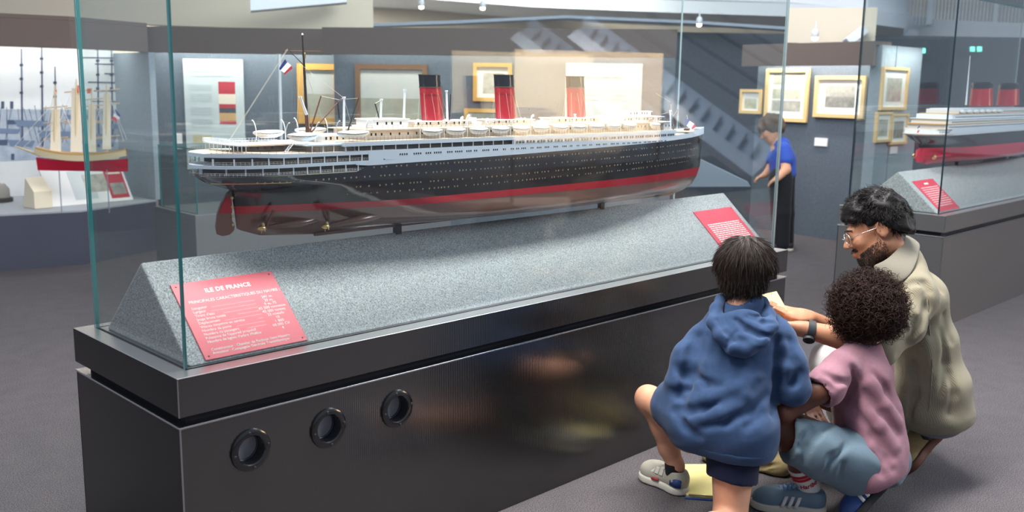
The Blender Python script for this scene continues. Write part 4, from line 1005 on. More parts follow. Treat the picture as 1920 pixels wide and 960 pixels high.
struct(band('trim_%d' % (k+2), [(1662, 73, 14.5), (1720, 76, 14.5), (1760, 83, 14), (1840, 88, 13.5), (2000, 96, 13)], .35, .5, 'hall_white'))
struct(band('trim_%d' % (k+3), [(1640, 57, 15.5), (1760, 60, 15.2), (2000, 66, 15)], .14, .5, 'hall_white'))
struct(band('trim_%d' % (k+4), [(-100, 36, 9.5), (150, 38, 9.8), (300, 47, 10), (440, 52, 10.2), (700, 58, 11)], .9, .3, 'hall_beige'))
struct(band('trim_%d' % (k+5), [(470, 20, 9.0), (560, 12, 9.6), (650, 4, 10.2)], .16, .3, 'hall_white'))
struct(band('trim_%d' % (k+6), [(620, 52, 11), (850, 44, 11.5), (1060, 34, 12), (1300, 44, 12), (1480, 56, 11.5)], .035, .4, 'hall_grey'))
struct(band('trim_%d' % (k+7), [(1475, 80, 9.9), (1640, 84, 9.2)], .35, .2, 'hall_beige'))
# railing slats of the gallery at the upper right
mb = MB()
gr = thing('gallery_railing', at(1750, 40, 14.2), 'fine vertical bar railing of the white gallery at upper right', 'railing')
bar = None
for i in range(34):
    p = at(1697+i*6.6, 46+i*.35, 14.2)
    if bar is None: bar = MB().box(p[0]-.008, p[1]-.008, p[2], p[0]+.008, p[1]+.008, p[2]+.75).build('bar', 'hall_white', gr); p0 = p
    else:
        c = bar.copy(); COL.objects.link(c); c.parent = gr; c.location = Vector(bar.location)+Vector(p-p0)
for px in (1742, 1866):
    p = at(px, 46, 14.1); MB().box(p[0]-.03, p[1]-.03, p[2], p[0]+.03, p[1]+.03, p[2]+.8).build('post', 'hall_white', gr)
# green exit sign reflections, modelled as glowing plates
mat('exit_green', (.05, .75, .5), .4, emit=((.2, 1, .75), 2.2)); mat('lamp_glow', (1, .9, .7), .4, emit=((1, .88, .68), 14)); mat('lamp_body', '#c9ccd2', .4)
for px, py, lab in ((1724, 95, 'exit sign reflection modelled as a glowing green plate on the dark wall, left of the two'), (1830, 92, 'exit sign reflection modelled as a glowing green plate on the dark wall, right of the two')):
    p = at(px, py, 12.2); t = thing('exit_sign_reflection', p, lab, 'sign', 'green exit sign reflections')
    MB().obox(p+FW*.02, RT, FW, UP, .10, .012, .045).build('housing', 'wall_dark', t)
    for s in (-1, 1): MB().obox(p+RT*.045*s, RT, FW, UP, .028, .006, .03).build('pictogram', 'exit_green', t)
for px, py, d, lab in ((790, 12, 11, 'glowing ceiling spot lamp above the first funnel'), (652, 22, 11.5, 'glowing ceiling spot lamp left of the first funnel'), (905, 14, 11, 'glowing ceiling spot lamp right of the first funnel'), (1311, 45, 11, 'glowing ceiling spot lamp below the white balcony'), (1528, 70, 9.4, 'glowing spot lamp above the far wall prints')):
    p = at(px, py, d); t = thing('spot_lamp', p, lab, 'lamp', 'spot lamps of the hall')
    MB().lathe(p+np.array([0, 0, .0]), (0, 0, 1), [(.03, 0), (.035, .02), (.035, .06), (.02, .08)], 14).build('housing', 'lamp_body', t, smooth='auto')
    MB().lathe(p, (0, 0, 1), [(.008, -.03), (.026, -.022), (.029, 0), (.029, .004)], 14).build('bulb', 'lamp_glow', t, smooth=True)
    MB().tube([p+(0, 0, .08), p+(0, 0, .16)], .008, 6).build('stem', 'lamp_body', t)
t = thing('projector', at(1600, 70, 9.2), 'white angular projector lamp hanging above the far wall', 'lamp'); p = at(1604, 68, 9.2)
MB().obox(p, RT*.8+UP*.6, FW, UP*.8-RT*.6, .11, .06, .045).build('housing', 'lamp_body', t, bevel=.01); MB().obox(p-UP*.09, RT, FW, UP, .05, .04, .04).build('lens_box', 'hall_white', t, bevel=.008)
# ------------------------------------------------------------------ lit exhibition panel on the visitors' side (seen mirrored in the case glass)
def mirror(p): return np.array([p[0], 2*GY0-p[1], p[2]])
mA, mB = mirror(at(967, 95, 11.0)), mirror(at(1245, 97, 11.6)); mat('panel_warm', '#ecd8bd', .7)
zt_ = (mA[2]+mB[2])/2
sp = thing('exhibition_panel', (mA[0], mA[1], 0), 'warm spot lit exhibition panel on the visitor side of the case', 'panel')
d = (mB-mA)[:2]; d /= np.linalg.norm(d); nn = np.array([-d[1], d[0]]); nn = nn if np.dot(nn, np.array([1.5, 0])-mA[:2]) > 0 else -nn
MB().prism([tuple(mA[:2]), tuple(mB[:2]), tuple(mB[:2]-nn*.08), tuple(mA[:2]-nn*.08)], .74, zt_).build('board', 'panel_warm', sp)
qa, qb = mA[:2]+(mB-mA)[:2]*.36+nn*.01, mA[:2]+(mB-mA)[:2]*.82+nn*.01
MB().prism([tuple(qa), tuple(qb), tuple(qb-nn*.009), tuple(qa-nn*.009)], .9, zt_-.10).build('text_sheet', 'panel_cream', sp)
for q_ in (mA, mB): MB().tube([(q_[0]-nn[0]*.04, q_[1]-nn[1]*.04, 0), (q_[0]-nn[0]*.04, q_[1]-nn[1]*.04, .74)], .02, 8).build('leg', 'post_dark', sp)
mid = (mA+mB)/2; spot('panel_spot', (mid[0]+nn[0]*1.5, mid[1]+nn[1]*1.5, 2.7), (mid[0], mid[1], 1.40), 4200, 70, (1, .82, .62), .8, .08)

# staircase on the visitors' side, mirrored in the glass
mat('stair_paint', '#b9c6da', .5)
def MR(px, py, d): return mirror(at(px, py, d))
st = thing('staircase', MR(1400, 300, 12)*np.array([1, 1, 0]), 'pale blue steel staircase on the visitor side of the hall', 'staircase')
def beam(name, a, b, w, m): return MB().tube([a, b], w, 4).build(name, m, st)
for (a, b, w) in (((1075, 70, 13), (1420, 330, 11.5), .13), ((1100, 40, 13.6), (1445, 290, 12.1), .10)): beam('stringer', MR(*a), MR(*b), w, 'stair_paint')
for (a, b) in (((1150, 30, 13), (1460, 230, 11.5)), ((1210, 20, 13), (1470, 185, 11.5)), ((1270, 15, 13), (1475, 140, 11.5)), ((1330, 12, 13), (1480, 105, 11.5))): beam('rail', MR(*a), MR(*b), .025, 'wall_dark')
a0, a1, c0_, c1_ = MR(1075, 70, 13), MR(1420, 330, 11.5), MR(1100, 40, 13.6), MR(1445, 290, 12.1)
for k in range(16):
    t_ = (k+.5)/16; p = a0+(a1-a0)*t_; q = c0_+(c1_-c0_)*t_; dd = unit_ = (q-p)/np.linalg.norm(q-p); mB_ = (p+q)/2
    MB().obox(mB_, dd, np.cross((0, 0, 1), dd), (0, 0, 1), np.linalg.norm(q-p)/2, .13, .02).build('step', 'stair_paint', st)
pp_ = at(523, 95, 7.6); qq_ = floor_pt(523, 462)
tag(MB().tube([(pp_[0], pp_[1], 0), (pp_[0], pp_[1], 1.6)], .012, 8).build('glass_edge_post', 'hall_white', origin=(pp_[0], pp_[1], 0)), 'thin pale post standing in for a vitrine glass edge, left of the mast of the big model', 'post')  # upright added in place of the pale edge of a vitrine pane
# ------------------------------------------------------------------ organic surfaces: smooth unions of tapered capsules and ellipsoids, meshed with surface nets
class Field:
    def __init__(s, lo, hi, h):
        s.lo = np.array(lo, float)-2*h; s.h = h; s.n = np.ceil((np.array(hi, float)+2*h-s.lo)/h).astype(int)+1
        s.v = np.full(s.n, .5, np.float32)
    def _box(s, lo, hi):
        a = np.clip(np.floor((lo-s.lo)/s.h).astype(int), 0, s.n-1); b = np.clip(np.ceil((hi-s.lo)/s.h).astype(int)+1, 0, s.n)
        if np.any(b-a < 1): return None, None
        g = np.meshgrid(*[s.lo[i]+s.h*np.arange(a[i], b[i]) for i in range(3)], indexing='ij', sparse=True)
        return tuple(slice(a[i], b[i]) for i in range(3)), g
    def _mix(s, sl, d, k, op):
        v = s.v[sl]; d = d.astype(np.float32)
        if op == 'add':
            if k > 0: h = np.maximum(k-np.abs(v-d), 0)/k; s.v[sl] = np.minimum(v, d)-h*h*k*.25
            else: s.v[sl] = np.minimum(v, d)
        else:
            d = -d
            if k > 0: h = np.maximum(k-np.abs(v-d), 0)/k; s.v[sl] = np.maximum(v, d)+h*h*k*.25
            else: s.v[sl] = np.maximum(v, d)
    def cap(s, a, b, ra, rb=None, k=.02, op='add'):
        rb = ra if rb is None else rb; a = np.array(a, float); b = np.array(b, float); pad = max(ra, rb)+.03+k
        sl, g = s._box(np.minimum(a, b)-pad, np.maximum(a, b)+pad)
        if sl is None: return s
        ab = b-a; L2 = max(np.dot(ab, ab), 1e-12)
        t = np.clip(((g[0]-a[0])*ab[0]+(g[1]-a[1])*ab[1]+(g[2]-a[2])*ab[2])/L2, 0, 1)
        d = np.sqrt((g[0]-a[0]-t*ab[0])**2+(g[1]-a[1]-t*ab[1])**2+(g[2]-a[2]-t*ab[2])**2)-(ra+(rb-ra)*t)
        s._mix(sl, d, k, op); return s
    def chain(s, pts, rs, k=.02):
        for i in range(len(pts)-1): s.cap(pts[i], pts[i+1], rs[i], rs[i+1], k)
        return s
    def ell(s, c, r, R=None, k=.02, op='add'):
        c = np.array(c, float); r = np.array(r, float); pad = max(r)+.03+k
        sl, g = s._box(c-pad, c+pad)
        if sl is None: return s
        x, y, z = g[0]-c[0], g[1]-c[1], g[2]-c[2]
        if R is not None: u = [R[i][0]*x+R[i][1]*y+R[i][2]*z for i in range(3)]
        else: u = [x, y, z]
        k0 = np.sqrt((u[0]/r[0])**2+(u[1]/r[1])**2+(u[2]/r[2])**2); k1 = np.sqrt((u[0]/r[0]**2)**2+(u[1]/r[1]**2)**2+(u[2]/r[2]**2)**2)+1e-9
        s._mix(sl, k0*(k0-1)/k1, k, op); return s
    def plane(s, p, n, k=.004):
        """cut away everything on the side n points to"""
        p = np.array(p, float); n = np.array(n, float); n /= np.linalg.norm(n)
        g = np.meshgrid(*[s.lo[i]+s.h*np.arange(s.n[i]) for i in range(3)], indexing='ij', sparse=True)
        d = (g[0]-p[0])*n[0]+(g[1]-p[1])*n[1]+(g[2]-p[2])*n[2]
        s.v = np.maximum(s.v, d.astype(np.float32)); return s
    def cutbox(s, p, n, rad):
        """plane cut limited to a sphere of radius rad round p"""
        p = np.array(p, float); n = np.array(n, float); n /= np.linalg.norm(n)
        sl, g = s._box(p-rad, p+rad)
        d = (g[0]-p[0])*n[0]+(g[1]-p[1])*n[1]+(g[2]-p[2])*n[2]; q = np.sqrt((g[0]-p[0])**2+(g[1]-p[1])**2+(g[2]-p[2])**2)-rad
        s.v[sl] = np.maximum(s.v[sl], np.minimum(d, -q).astype(np.float32)); return s
    def hit(s, px, py, d0=2.4, d1=4.6):
        """first surface point on the sight line through a pixel"""
        r = ray(px, py); T = np.arange(d0, d1, s.h*.4); P = CAM+T[:, None]*r; I = np.round((P-s.lo)/s.h).astype(int)
        ok = np.all((I >= 0) & (I < s.n), 1); v = np.full(len(T), 1.0); v[ok] = s.v[I[ok, 0], I[ok, 1], I[ok, 2]]
        w = np.argwhere(v < 0)
        return None if len(w) == 0 else CAM+T[w[0, 0]]*r
    def fold(s, pix, r=.006, k=.014, op='sub', off=0.0):
        """crease or ridge drawn along pixel points on the visible surface"""
        P = [s.hit(*q) for q in pix]; P = [q-FW*off for q in P if q is not None]
        for i in range(len(P)-1):
            if np.linalg.norm(P[i+1]-P[i]) < .12: s.cap(P[i], P[i+1], r*(1 if i else .5), r*(1 if i < len(P)-2 else .4), k, op)
        return s
    def disp(s, fn, band=.03):
        idx = np.argwhere(np.abs(s.v) < band); P = s.lo+idx*s.h
        s.v[idx[:, 0], idx[:, 1], idx[:, 2]] += fn(P).astype(np.float32); return s
    def mesh(s, name, m, parent, smooth=2):
        v = s.v; n = v.shape; neg = v < 0
        c = [neg[i:n[0]-1+i, j:n[1]-1+j, k:n[2]-1+k] for i in (0, 1) for j in (0, 1) for k in (0, 1)]
        tot = sum(q.astype(np.int8) for q in c); act = (tot > 0) & (tot < 8); idx = np.argwhere(act)
        vid = np.full(act.shape, -1, np.int32); vid[act] = np.arange(len(idx))
        acc = np.zeros((len(idx), 3)); cnt = np.zeros(len(idx)); offs = [(i, j, k) for i in (0, 1) for j in (0, 1) for k in (0, 1)]
        cv = [v[idx[:, 0]+o[0], idx[:, 1]+o[1], idx[:, 2]+o[2]] for o in offs]
        for a in range(8):
            for b in range(a+1, 8):
                if sum(abs(offs[a][i]-offs[b][i]) for i in range(3)) != 1: continue
                ma = (cv[a] < 0) != (cv[b] < 0); t = np.where(ma, cv[a]/np.where(ma, cv[a]-cv[b], 1), 0)
                acc += np.where(ma[:, None], np.array(offs[a])+t[:, None]*(np.array(offs[b])-np.array(offs[a])), 0); cnt += ma
        P = s.lo+s.h*(idx+acc/cnt[:, None]); F = []
        for ax in range(3):
            o = [0, 0, 0]; o[ax] = 1; sl0 = tuple(slice(1, n[i]-1) if i != ax else slice(0, n[i]-1) for i in range(3)); sl1 = tuple(slice(1, n[i]-1) if i != ax else slice(1, n[i]) for i in range(3))
            A = neg[sl0]; B = neg[sl1]; e = np.argwhere(A != B); fl = A[e[:, 0], e[:, 1], e[:, 2]]
            e = e+np.array([1 if i != ax else 0 for i in range(3)]); u, w = (ax+1) % 3, (ax+2) % 3
            def cell(du, dw): q = e.copy(); q[:, u] -= du; q[:, w] -= dw; return vid[q[:, 0], q[:, 1], q[:, 2]]
            quad = np.stack([cell(1, 1), cell(0, 1), cell(0, 0), cell(1, 0)], 1); quad[~fl] = quad[~fl][:, ::-1]; F.append(quad)
        F = np.concatenate(F); F = F[(F >= 0).all(1)]
        E = np.concatenate([F[:, [0, 1]], F[:, [1, 2]], F[:, [2, 3]], F[:, [3, 0]]])
        for _ in range(smooth):
            sm = np.zeros_like(P); ct = np.zeros(len(P)); np.add.at(sm, E[:, 0], P[E[:, 1]]); np.add.at(ct, E[:, 0], 1); np.add.at(sm, E[:, 1], P[E[:, 0]]); np.add.at(ct, E[:, 1], 1)
            P = P*.5+.5*sm/np.maximum(ct, 1)[:, None]
        org = parent_world(parent); me = bpy.data.meshes.new(name); me.from_pydata((P-org).tolist(), [], F.tolist()); me.materials.append(MAT[m] if isinstance(m, str) else m)
        me.polygons.foreach_set('use_smooth', [True]*len(me.polygons)); o = bpy.data.objects.new(name, me); COL.objects.link(o); o.parent = parent
        return o
def wr(dirv, freq, amp, seed=0, warp=.35):
    """soft cloth folds running across dirv"""
    d = np.array(dirv, float); d /= np.linalg.norm(d); r = np.random.RandomState(seed); w = [r.normal(size=3)*freq*.35 for _ in range(3)]; ph = r.uniform(0, 6, 4)
    def f(P):
        a = P@d*freq+ph[0]
        for i in range(3): a = a+warp*2.2*np.sin(P@w[i]+ph[i+1])
        m = .55+.45*np.sin(P@w[0]*.7+P@w[1]*.6+ph[2])
        s = np.sin(a); return amp*m*(s*.6+.4*np.sign(s)*s*s)
    return f
def frame(f, up=(0, 0, 1)):
    f = np.array(f, float); f /= np.linalg.norm(f); up = np.array(up, float); l = np.cross(up, f); l /= np.linalg.norm(l); u = np.cross(f, l); return np.array([f, l, u])   # rows: front, left, up
def unit(v): v = np.array(v, float); return v/np.linalg.norm(v)
def head(F, c, R, s=1.0, beard=False):
    """adult head of scale s about centre c; R rows = front, left, up"""
    def p(x, y, z): return c+s*(R[0]*x+R[1]*y+R[2]*z)
    F.ell(p(-.015, 0, .03), np.array([.098, .076, .088])*s, R, 0); F.ell(p(.035, 0, -.035), np.array([.058, .056, .080])*s, R, .03*s)
    F.cap(p(.02, 0, -.075), p(.066, 0, -.098), .034*s, .022*s, .025*s)                     # chin
    for q in (-1, 1):
        F.cap(p(-.01, q*.052, -.055), p(.05, q*.03, -.095), .016*s, .018*s, .03*s)          # jaw
        F.ell(p(.066, q*.036, -.025), np.array([.022, .022, .02])*s, R, .02*s)               # cheek
        F.ell(p(.094, q*.031, .004), np.array([.016, .02, .013])*s, R, .012*s, 'sub')        # eye socket
        F.ell(p(.078, q*.031, .001), np.array([.0135, .016, .0125])*s, R, .004*s)            # lid
        F.ell(p(-.014, q*.078, -.005), np.array([.021, .008, .032])*s, R, .008*s)            # ear
        F.ell(p(-.008, q*.087, -.003), np.array([.011, .006, .018])*s, R, .006*s, 'sub')
    F.cap(p(.083, -.032, .021), p(.083, .032, .021), .012*s, .012*s, .015*s)               # brow
    F.cap(p(.090, 0, .012), p(.113, 0, -.026), .007*s, .011*s, .012*s); 
    for q in (-1, 1): F.ell(p(.102, q*.011, -.030), np.array([.011, .008, .008])*s, R, .006*s)
    for q in (-1, 1):
        F.cap(p(.095, 0, -.055), p(.082, q*.022, -.060), .0075*s, .004*s, .006*s); F.cap(p(.093, 0, -.068), p(.081, q*.020, -.064), .0085*s, .004*s, .006*s)
def hand(F, wrist, palm_dir, palm_n, size=1.0, curl=(.5, .6, .5), thumb=None, left=False, spread=.0):
    """five-finger hand. palm_dir: wrist to knuckles, palm_n: out of the palm; the thumb leaves the side of the palm near its base"""
    d = unit(palm_dir); n = unit(np.array(palm_n)-d*np.dot(palm_n, d)); sd = np.cross(d, n)*(1 if left else -1)   # sd points to the thumb side
    w = np.array(wrist, float); s = size
    kn = [w+d*.085*s+sd*(.030-.020*i)*s for i in range(4)]
    F.cap(w, w+d*.03*s, .024*s, .026*s, .01)
    for i in range(4): F.cap(w+d*.02*s+sd*(.014-.010*i)*s, kn[i], .0175*s, .0105*s, .016*s)
    L = [(.040, .025, .019), (.045, .029, .020), (.041, .026, .020), (.032, .020, .018)]
    for i in range(4):
        p = kn[i]; a = 0; dd = d+sd*(spread*(1.5-i))
        for j in range(3):
            a += curl[j]; q = p+(unit(dd)*math.cos(a)+n*math.sin(a))*L[i][j]*s; F.cap(p, q, (.0095-.001*j)*s, (.0088-.001*j)*s, .003); p = q
    t0 = w+d*.022*s+sd*.024*s; td = unit(thumb if thumb is not None else d*.6+sd*.8+n*.3)
    t1 = t0+unit(td+sd*.4)*.042*s; t2 = t1+td*.032*s; t3 = t2+unit(td+n*.15)*.026*s
    F.cap(t0, t1, .016*s, .012*s, .012); F.cap(t1, t2, .011*s, .010*s, .004); F.cap(t2, t3, .010*s, .008*s, .004)
def bounds(*pts, pad=.12):
    P = np.array(pts); return P.min(0)-pad, P.max(0)+pad
def strands(name, roots, flow, m, parent, L=.05, steps=6, r=.0007, curl=0.0, cf=1.0, seed=1, jit=.15, sag=0.0):
    """hair as thin tapered three-sided tubes; flow(p, n, i) gives the growing direction"""
    rg = np.random.RandomState(seed); N = len(roots); P = np.array([q[0] for q in roots]); Nn = np.array([q[1] for q in roots])
    D = np.array([unit(flow(P[i], Nn[i])) for i in range(N)]); D = D+rg.normal(size=D.shape)*jit; D /= np.linalg.norm(D, axis=1)[:, None]
    A = np.cross(D, rg.normal(size=D.shape)); A /= np.linalg.norm(A, axis=1)[:, None]; B = np.cross(D, A); Ls = L*rg.uniform(.65, 1.15, N); ph = rg.uniform(0, 6.28, N); fr = cf*rg.uniform(.7, 1.3, N); hand_ = np.where(rg.rand(N) < .5, 1, -1)
    rings = []
    for k in range(steps+1):
        t = k/steps; q = P+D*(Ls*t)[:, None]+Nn*0
        if curl: a = ph+hand_*fr*6.28*t; e = curl*min(1, t*4); q = q+e*((np.cos(a)-np.cos(ph))[:, None]*A+(np.sin(a)-np.sin(ph))[:, None]*B)
        q = q-Nn*(sag*t*t) if sag > 0 else q
        rr = r*(1-.75*t*t)
        rings.append([q+rr*(math.cos(g)*A+math.sin(g)*B) for g in (0, 2.094, 4.189)])
    V = np.stack([np.stack(x, 1) for x in rings], 1)        # N, steps+1, 3, 3
    V = V.reshape(-1, 3); base = np.arange(N)[:, None, None]*(steps+1)*3; F = []
    for k in range(steps):
        for j in range(3): a = k*3+j; b = k*3+(j+1) % 3; F.append(base[:, 0, 0][:, None]+np.array([a, b, b+3, a+3])[None])
    F = np.concatenate(F); org = parent_world(parent); me = bpy.data.meshes.new(name); me.from_pydata((V-org).tolist(), [], F.tolist()); me.materials.append(MAT[m])
    me.polygons.foreach_set('use_smooth', [True]*len(me.polygons)); o = bpy.data.objects.new(name, me); COL.objects.link(o); o.parent = parent; return o
def scalp(c, R, rad, n, keep, seed=2):
    """points with normals on a head ellipsoid; keep(local unit) chooses the hairy part"""
    rg = np.random.RandomState(seed); out = []
    while len(out) < n:
        u = rg.normal(size=3); u /= np.linalg.norm(u)
        if keep(u): out.append((c+R.T@(u*rad), unit(R.T@(u/rad))))
    return out
def skin(name, col, col2):
    m = mat(name, col, .5, 0, .4, noise=(22, col2, .3), bump=(260, .08, .002)); m.node_tree.nodes['Principled BSDF'].inputs['Subsurface Weight'].default_value = .12
    m.node_tree.nodes['Principled BSDF'].inputs['Subsurface Radius'].default_value = (.012, .005, .003); return m
skin('skin_light', '#d9a285', '#cf9474'); skin('skin_brown', '#6b4231', '#5c3728'); skin('skin_man', '#c48c6c', '#b67c5e')
mat('hair_dark', (.024, .014, .010), .42, 0, .3); mat('hair_black', (.008, .006, .006), .5, 0, .25); mat('hair_curly', (.028, .012, .008), .6, 0, .2); mat('hair_brown', (.10, .06, .038), .7)
def fabric(name, a, b, sc=500, rough=.9, st=.25, big=None):
    m = mat(name, a, rough, 0, .2, noise=(sc, b, .3), bump=(sc*1.4, st, .0015), sheen=.1); return m
fabric('hoodie_blue', '#2f4364', '#394e6f', 60); fabric('rib_blue', '#2c3f5f', '#354968', 300); fabric('shorts_navy', '#131830', '#181e38', 400); fabric('shirt_pink', '#8f6672', '#99717c', 90); fabric('shorts_blue', '#60737f', '#6a7d89', 300)
fabric('white_cotton', '#e4e3e2', '#dad9d9', 300); fabric('grey_cotton', '#74777c', '#808389', 300); fabric('sock_white', '#e8e6e2', '#dddbd7', 300); fabric('khaki_cloth', '#9a8a63', '#8a7a55', 200); fabric('kid_blue', '#3550a8', '#3c58b2', 100); fabric('trouser_black', '#1c1d21', '#222328', 100)
cord = fabric('corduroy', '#8f8773', '#857d69', 250); wave_bump(cord, 'X', 80, .30, .002)
mat('sole_white', '#d9d5c8', .6); mat('shoe_white', '#b9b4a6', .55, bump=(200, .15, .002)); mat('lace_blue', '#6f9ccb', .7); mat('strap_white', '#d9d6cc', .5); mat('shoe_blue', '#6f8799', .7, bump=(300, .2, .002)); mat('shoe_stripe', '#e9e9e6', .6); mat('shoe_navy', '#2f4a86', .6); mat('shoe_red', '#b3303a', .6); mat('sole_black', '#1d1d1f', .7); mat('gum_sole', '#5b2f1e', .6); mat('sock_red', '#b5212f', .8); mat('suede_tan', '#a89468', .85, noise=(60, '#96825a', .3)); mat('sock_black', '#191a20', .9); mat('watch_rubber', '#33373b', .6); mat('watch_glass', (.02, .02, .022), .1); mat('glasses_frame', (.75, .76, .78), .25, .9); mat('paper_yellow', '#cfc37c', .7, noise=(8, '#d8ce8e', .3)); mat('pen_ink', '#4a4a48', .8); mat('clip_blue', '#3a58a8', .5); mat('clip_metal', '#c9b37a', .35, .7)
# ------------------------------------------------------------------ boy in the blue hooded sweatshirt, kneeling with his back to us
def shoe(parent, heel, toe, up, w, hgt, sole_m, upper_m, name='shoe', h=.0035, sole_h=.022, extra=None, solename='sole'):
    """low trainer between two sole points: separate sole, upper, tongue line"""
    heel = np.array(heel, float); toe = np.array(toe, float); f = toe-heel; L = np.linalg.norm(f); f /= L; up = unit(np.array(up)-f*np.dot(up, f)); l = np.cross(up, f); R = np.array([f, l, up])
    def p(x, y, z): return heel+f*(x*L)+l*y+up*z
    lo, hi = bounds(p(-.05, -w, 0), p(1.05, w, 0), p(0, 0, hgt*1.2), p(1, w, 0), p(-.05, w, 0), p(1, -w, 0), p(.2, 0, -.01), pad=.02)
    Fu = Field(lo, hi, h)
    Fu.ell(p(.16, 0, sole_h+.02), (.16*L, w*.82, .045), R, 0); Fu.ell(p(.78, 0, sole_h+.012), (.22*L, w*.98, .036), R, .03); Fu.cap(p(.2, 0, sole_h+.02), p(.72, 0, sole_h+.014), w*.80, w*.86, .02)
    Fu.cap(p(.16, 0, sole_h+.03), p(.20, 0, hgt), w*.72, w*.66, .02); Fu.cap(p(.25, 0, hgt*.78), p(.62, 0, sole_h+.04), w*.52, w*.5, .02)
    Fu.cap(p(.20, 0, hgt*.55), p(.22, 0, hgt*1.5), w*.52, w*.60, .004, 'sub')
    q = p(0, 0, sole_h); Fu.plane(q, -up); Fu.plane(p(0, 0, hgt), up)
    s = Fu.mesh(name, upper_m, parent, 2)
    Fs = Field(lo-.01, hi+.01, h); Fs.ell(p(.17, 0, sole_h*.5), (.19*L, w*.92, .06), R, 0); Fs.ell(p(.76, 0, sole_h*.5), (.26*L, w*1.08, .06), R, .02); Fs.cap(p(.2, 0, sole_h*.5), p(.75, 0, sole_h*.5), w*.88, w*1.0, .02)
    Fs.plane(p(0, 0, 0), -up); Fs.plane(p(0, 0, sole_h+.004), up); Fs.mesh(solename, sole_m, s, 2)
    return s, p, R
def patch(parent, name, m, pts, th=.0015):
    """thin raised piece following a list of left/right point pairs"""
    mb = MB(); vs = []; n = len(pts); nr = None
    for a, b in pts: vs += [a, b]
    c = np.mean(vs, axis=0); a0, b0 = pts[0]; a1, b1 = pts[-1]; nn = unit(np.cross(np.array(b0)-a0, np.array(a1)-a0)); 
    if np.dot(nn, CAM-c) < 0: nn = -nn
    V = [np.array(v)+nn*th for v in vs]+[np.array(v)-nn*th*2 for v in vs]; k = 2*n
    fs = []
    for i in range(n-1): o = 2*i; fs += [(o, o+1, o+3, o+2), (k+o, k+o+2, k+o+3, k+o+1), (o, o+2, k+o+2, k+o), (o+1, k+o+1, k+o+3, o+3)]
    fs += [(0, k, k+1, 1), (2*n-2, 2*n-1, k+2*n-1, k+2*n-2)]
    return mb.add(V, fs).build(name, m, parent, smooth=True)

HR = .0055
bz = at(1345, 800, 3.0); boy = thing('person', (bz[0], bz[1], 0), 'kneeling person in a blue hooded sweatshirt and navy shorts, back to the viewer', 'person', 'people at the long case')
aF = math.radians(27); Fb = np.array([math.cos(aF), math.sin(aF), 0]); Rb = np.array([math.sin(aF), -math.cos(aF), 0]); Zb = np.array([0, 0, 1.0])
b_head = at(1397, 507, 3.06); b_neck = at(1393, 572, 3.04); b_sL = at(1318, 642, 3.10); b_sR = at(1458, 632, 3.02)
b_eL = at(1282, 716, 3.06); b_hL = at(1322, 735, 3.30); b_eR = at(1486, 728, 3.0); b_hR = at(1468, 680, 3.24)
b_hipR = at(1378, 805, 2.99); b_hipL = at(1300, 800, 3.05); b_kR = np.array([1.485, -.615, .052]); b_kL = at(1221, 752, 3.30)
b_aR = np.array([1.21, -.66, .11]); b_aL = on(1267, 874, 2, .090); b_toeL = floor_pt(1222, 896)+(0, 0, .03)
RHb = frame((.88, .40, -.28))
F = Field(*bounds(b_head, b_neck, b_hL, b_hR, b_eL, b_eR, b_kR, b_kL, b_aR, b_aL, pad=.13), HR)
head(F, b_head+RHb[2]*-.005, RHb, .86); F.cap(b_head-RHb[2]*.05-RHb[0]*.01, b_neck, .036, .040, .02)
F.chain([b_neck, at(1385, 660, 3.07), at(1360, 760, 3.03)], [.045, .075, .08], .04)
F.chain([b_sL, b_eL, b_hL], [.03, .025, .022], .02); F.chain([b_sR, b_eR, b_hR], [.03, .026, .022], .02); F.cap(b_neck-Zb*.04, b_sL, .04, .04, .02); F.cap(b_neck-Zb*.04, b_sR, .04, .04, .02)
hand(F, b_hL, Fb+(0, 0, -.3), (0, 0, -1), .75, left=True); hand(F, b_hR, Fb+(0, 0, -.3), (0, 0, -1), .75)
F.cap(b_hipR, b_hipL, .085, .085, .03); F.chain([b_hipR, b_kR], [.078, .050], .03); F.cap(b_kR, b_kR+(0.005, 0.005, .02), .05, .047, .02); F.chain([b_kR, b_kR*.55+b_aR*.45+(0, 0, .0), b_aR], [.045, .042, .028], .02)
mid = b_hipL*.5+b_kL*.5
F.chain([b_hipL+Zb*.01, mid+Zb*.006, b_kL], [.066, .057, .046], .03); F.ell(b_kL+(-.01, .012, .012), (.042, .042, .045), None, .02)
sh = b_aL-b_kL
F.chain([b_kL, b_kL+sh*.38+Fb*-.012+(.012, -.012, 0), b_kL+sh*.72, b_aL], [.044, .045, .034, .029], .02)
F.cap(b_aL, b_aL-Zb*.03, .026, .022, .02)
body = F.mesh('body', 'skin_light', boy, 2)
# sweatshirt
F = Field(*bounds(b_head, b_sL, b_sR, b_eL, b_eR, b_hL, b_hR, at(1350, 860, 3.0), at(1235, 760, 3.15), pad=.14), HR)
RB = np.array([Fb, -Rb, Zb])
F.ell(at(1390, 650, 3.05), (.112, .128, .110), RB, 0); F.ell(at(1372, 725, 3.03), (.125, .142, .12), RB, .06); F.ell(at(1362, 790, 3.01), (.130, .150, .110), RB, .06)
F.cap(at(1398, 815, 2.99), at(1325, 808, 3.03), .098, .10, .04)
F.cap(at(1352, 600, 3.07), b_sL, .050, .050, .03); F.cap(at(1428, 600, 3.04), b_sR, .050, .050, .03)
F.chain([b_sL, at(1293, 675, 3.07), b_eL, b_hL], [.052, .054, .054, .040], .025); F.chain([b_sR, at(1475, 680, 3.0), b_eR, b_hR], [.054, .056, .052, .040], .025)
F.cap(at(1388, 590, 3.05), at(1394, 568, 3.04), .080, .060, .02)
F.cap(b_head-RHb[2]*.05, at(1394, 562, 3.035), .043, .050, .004, 'sub')
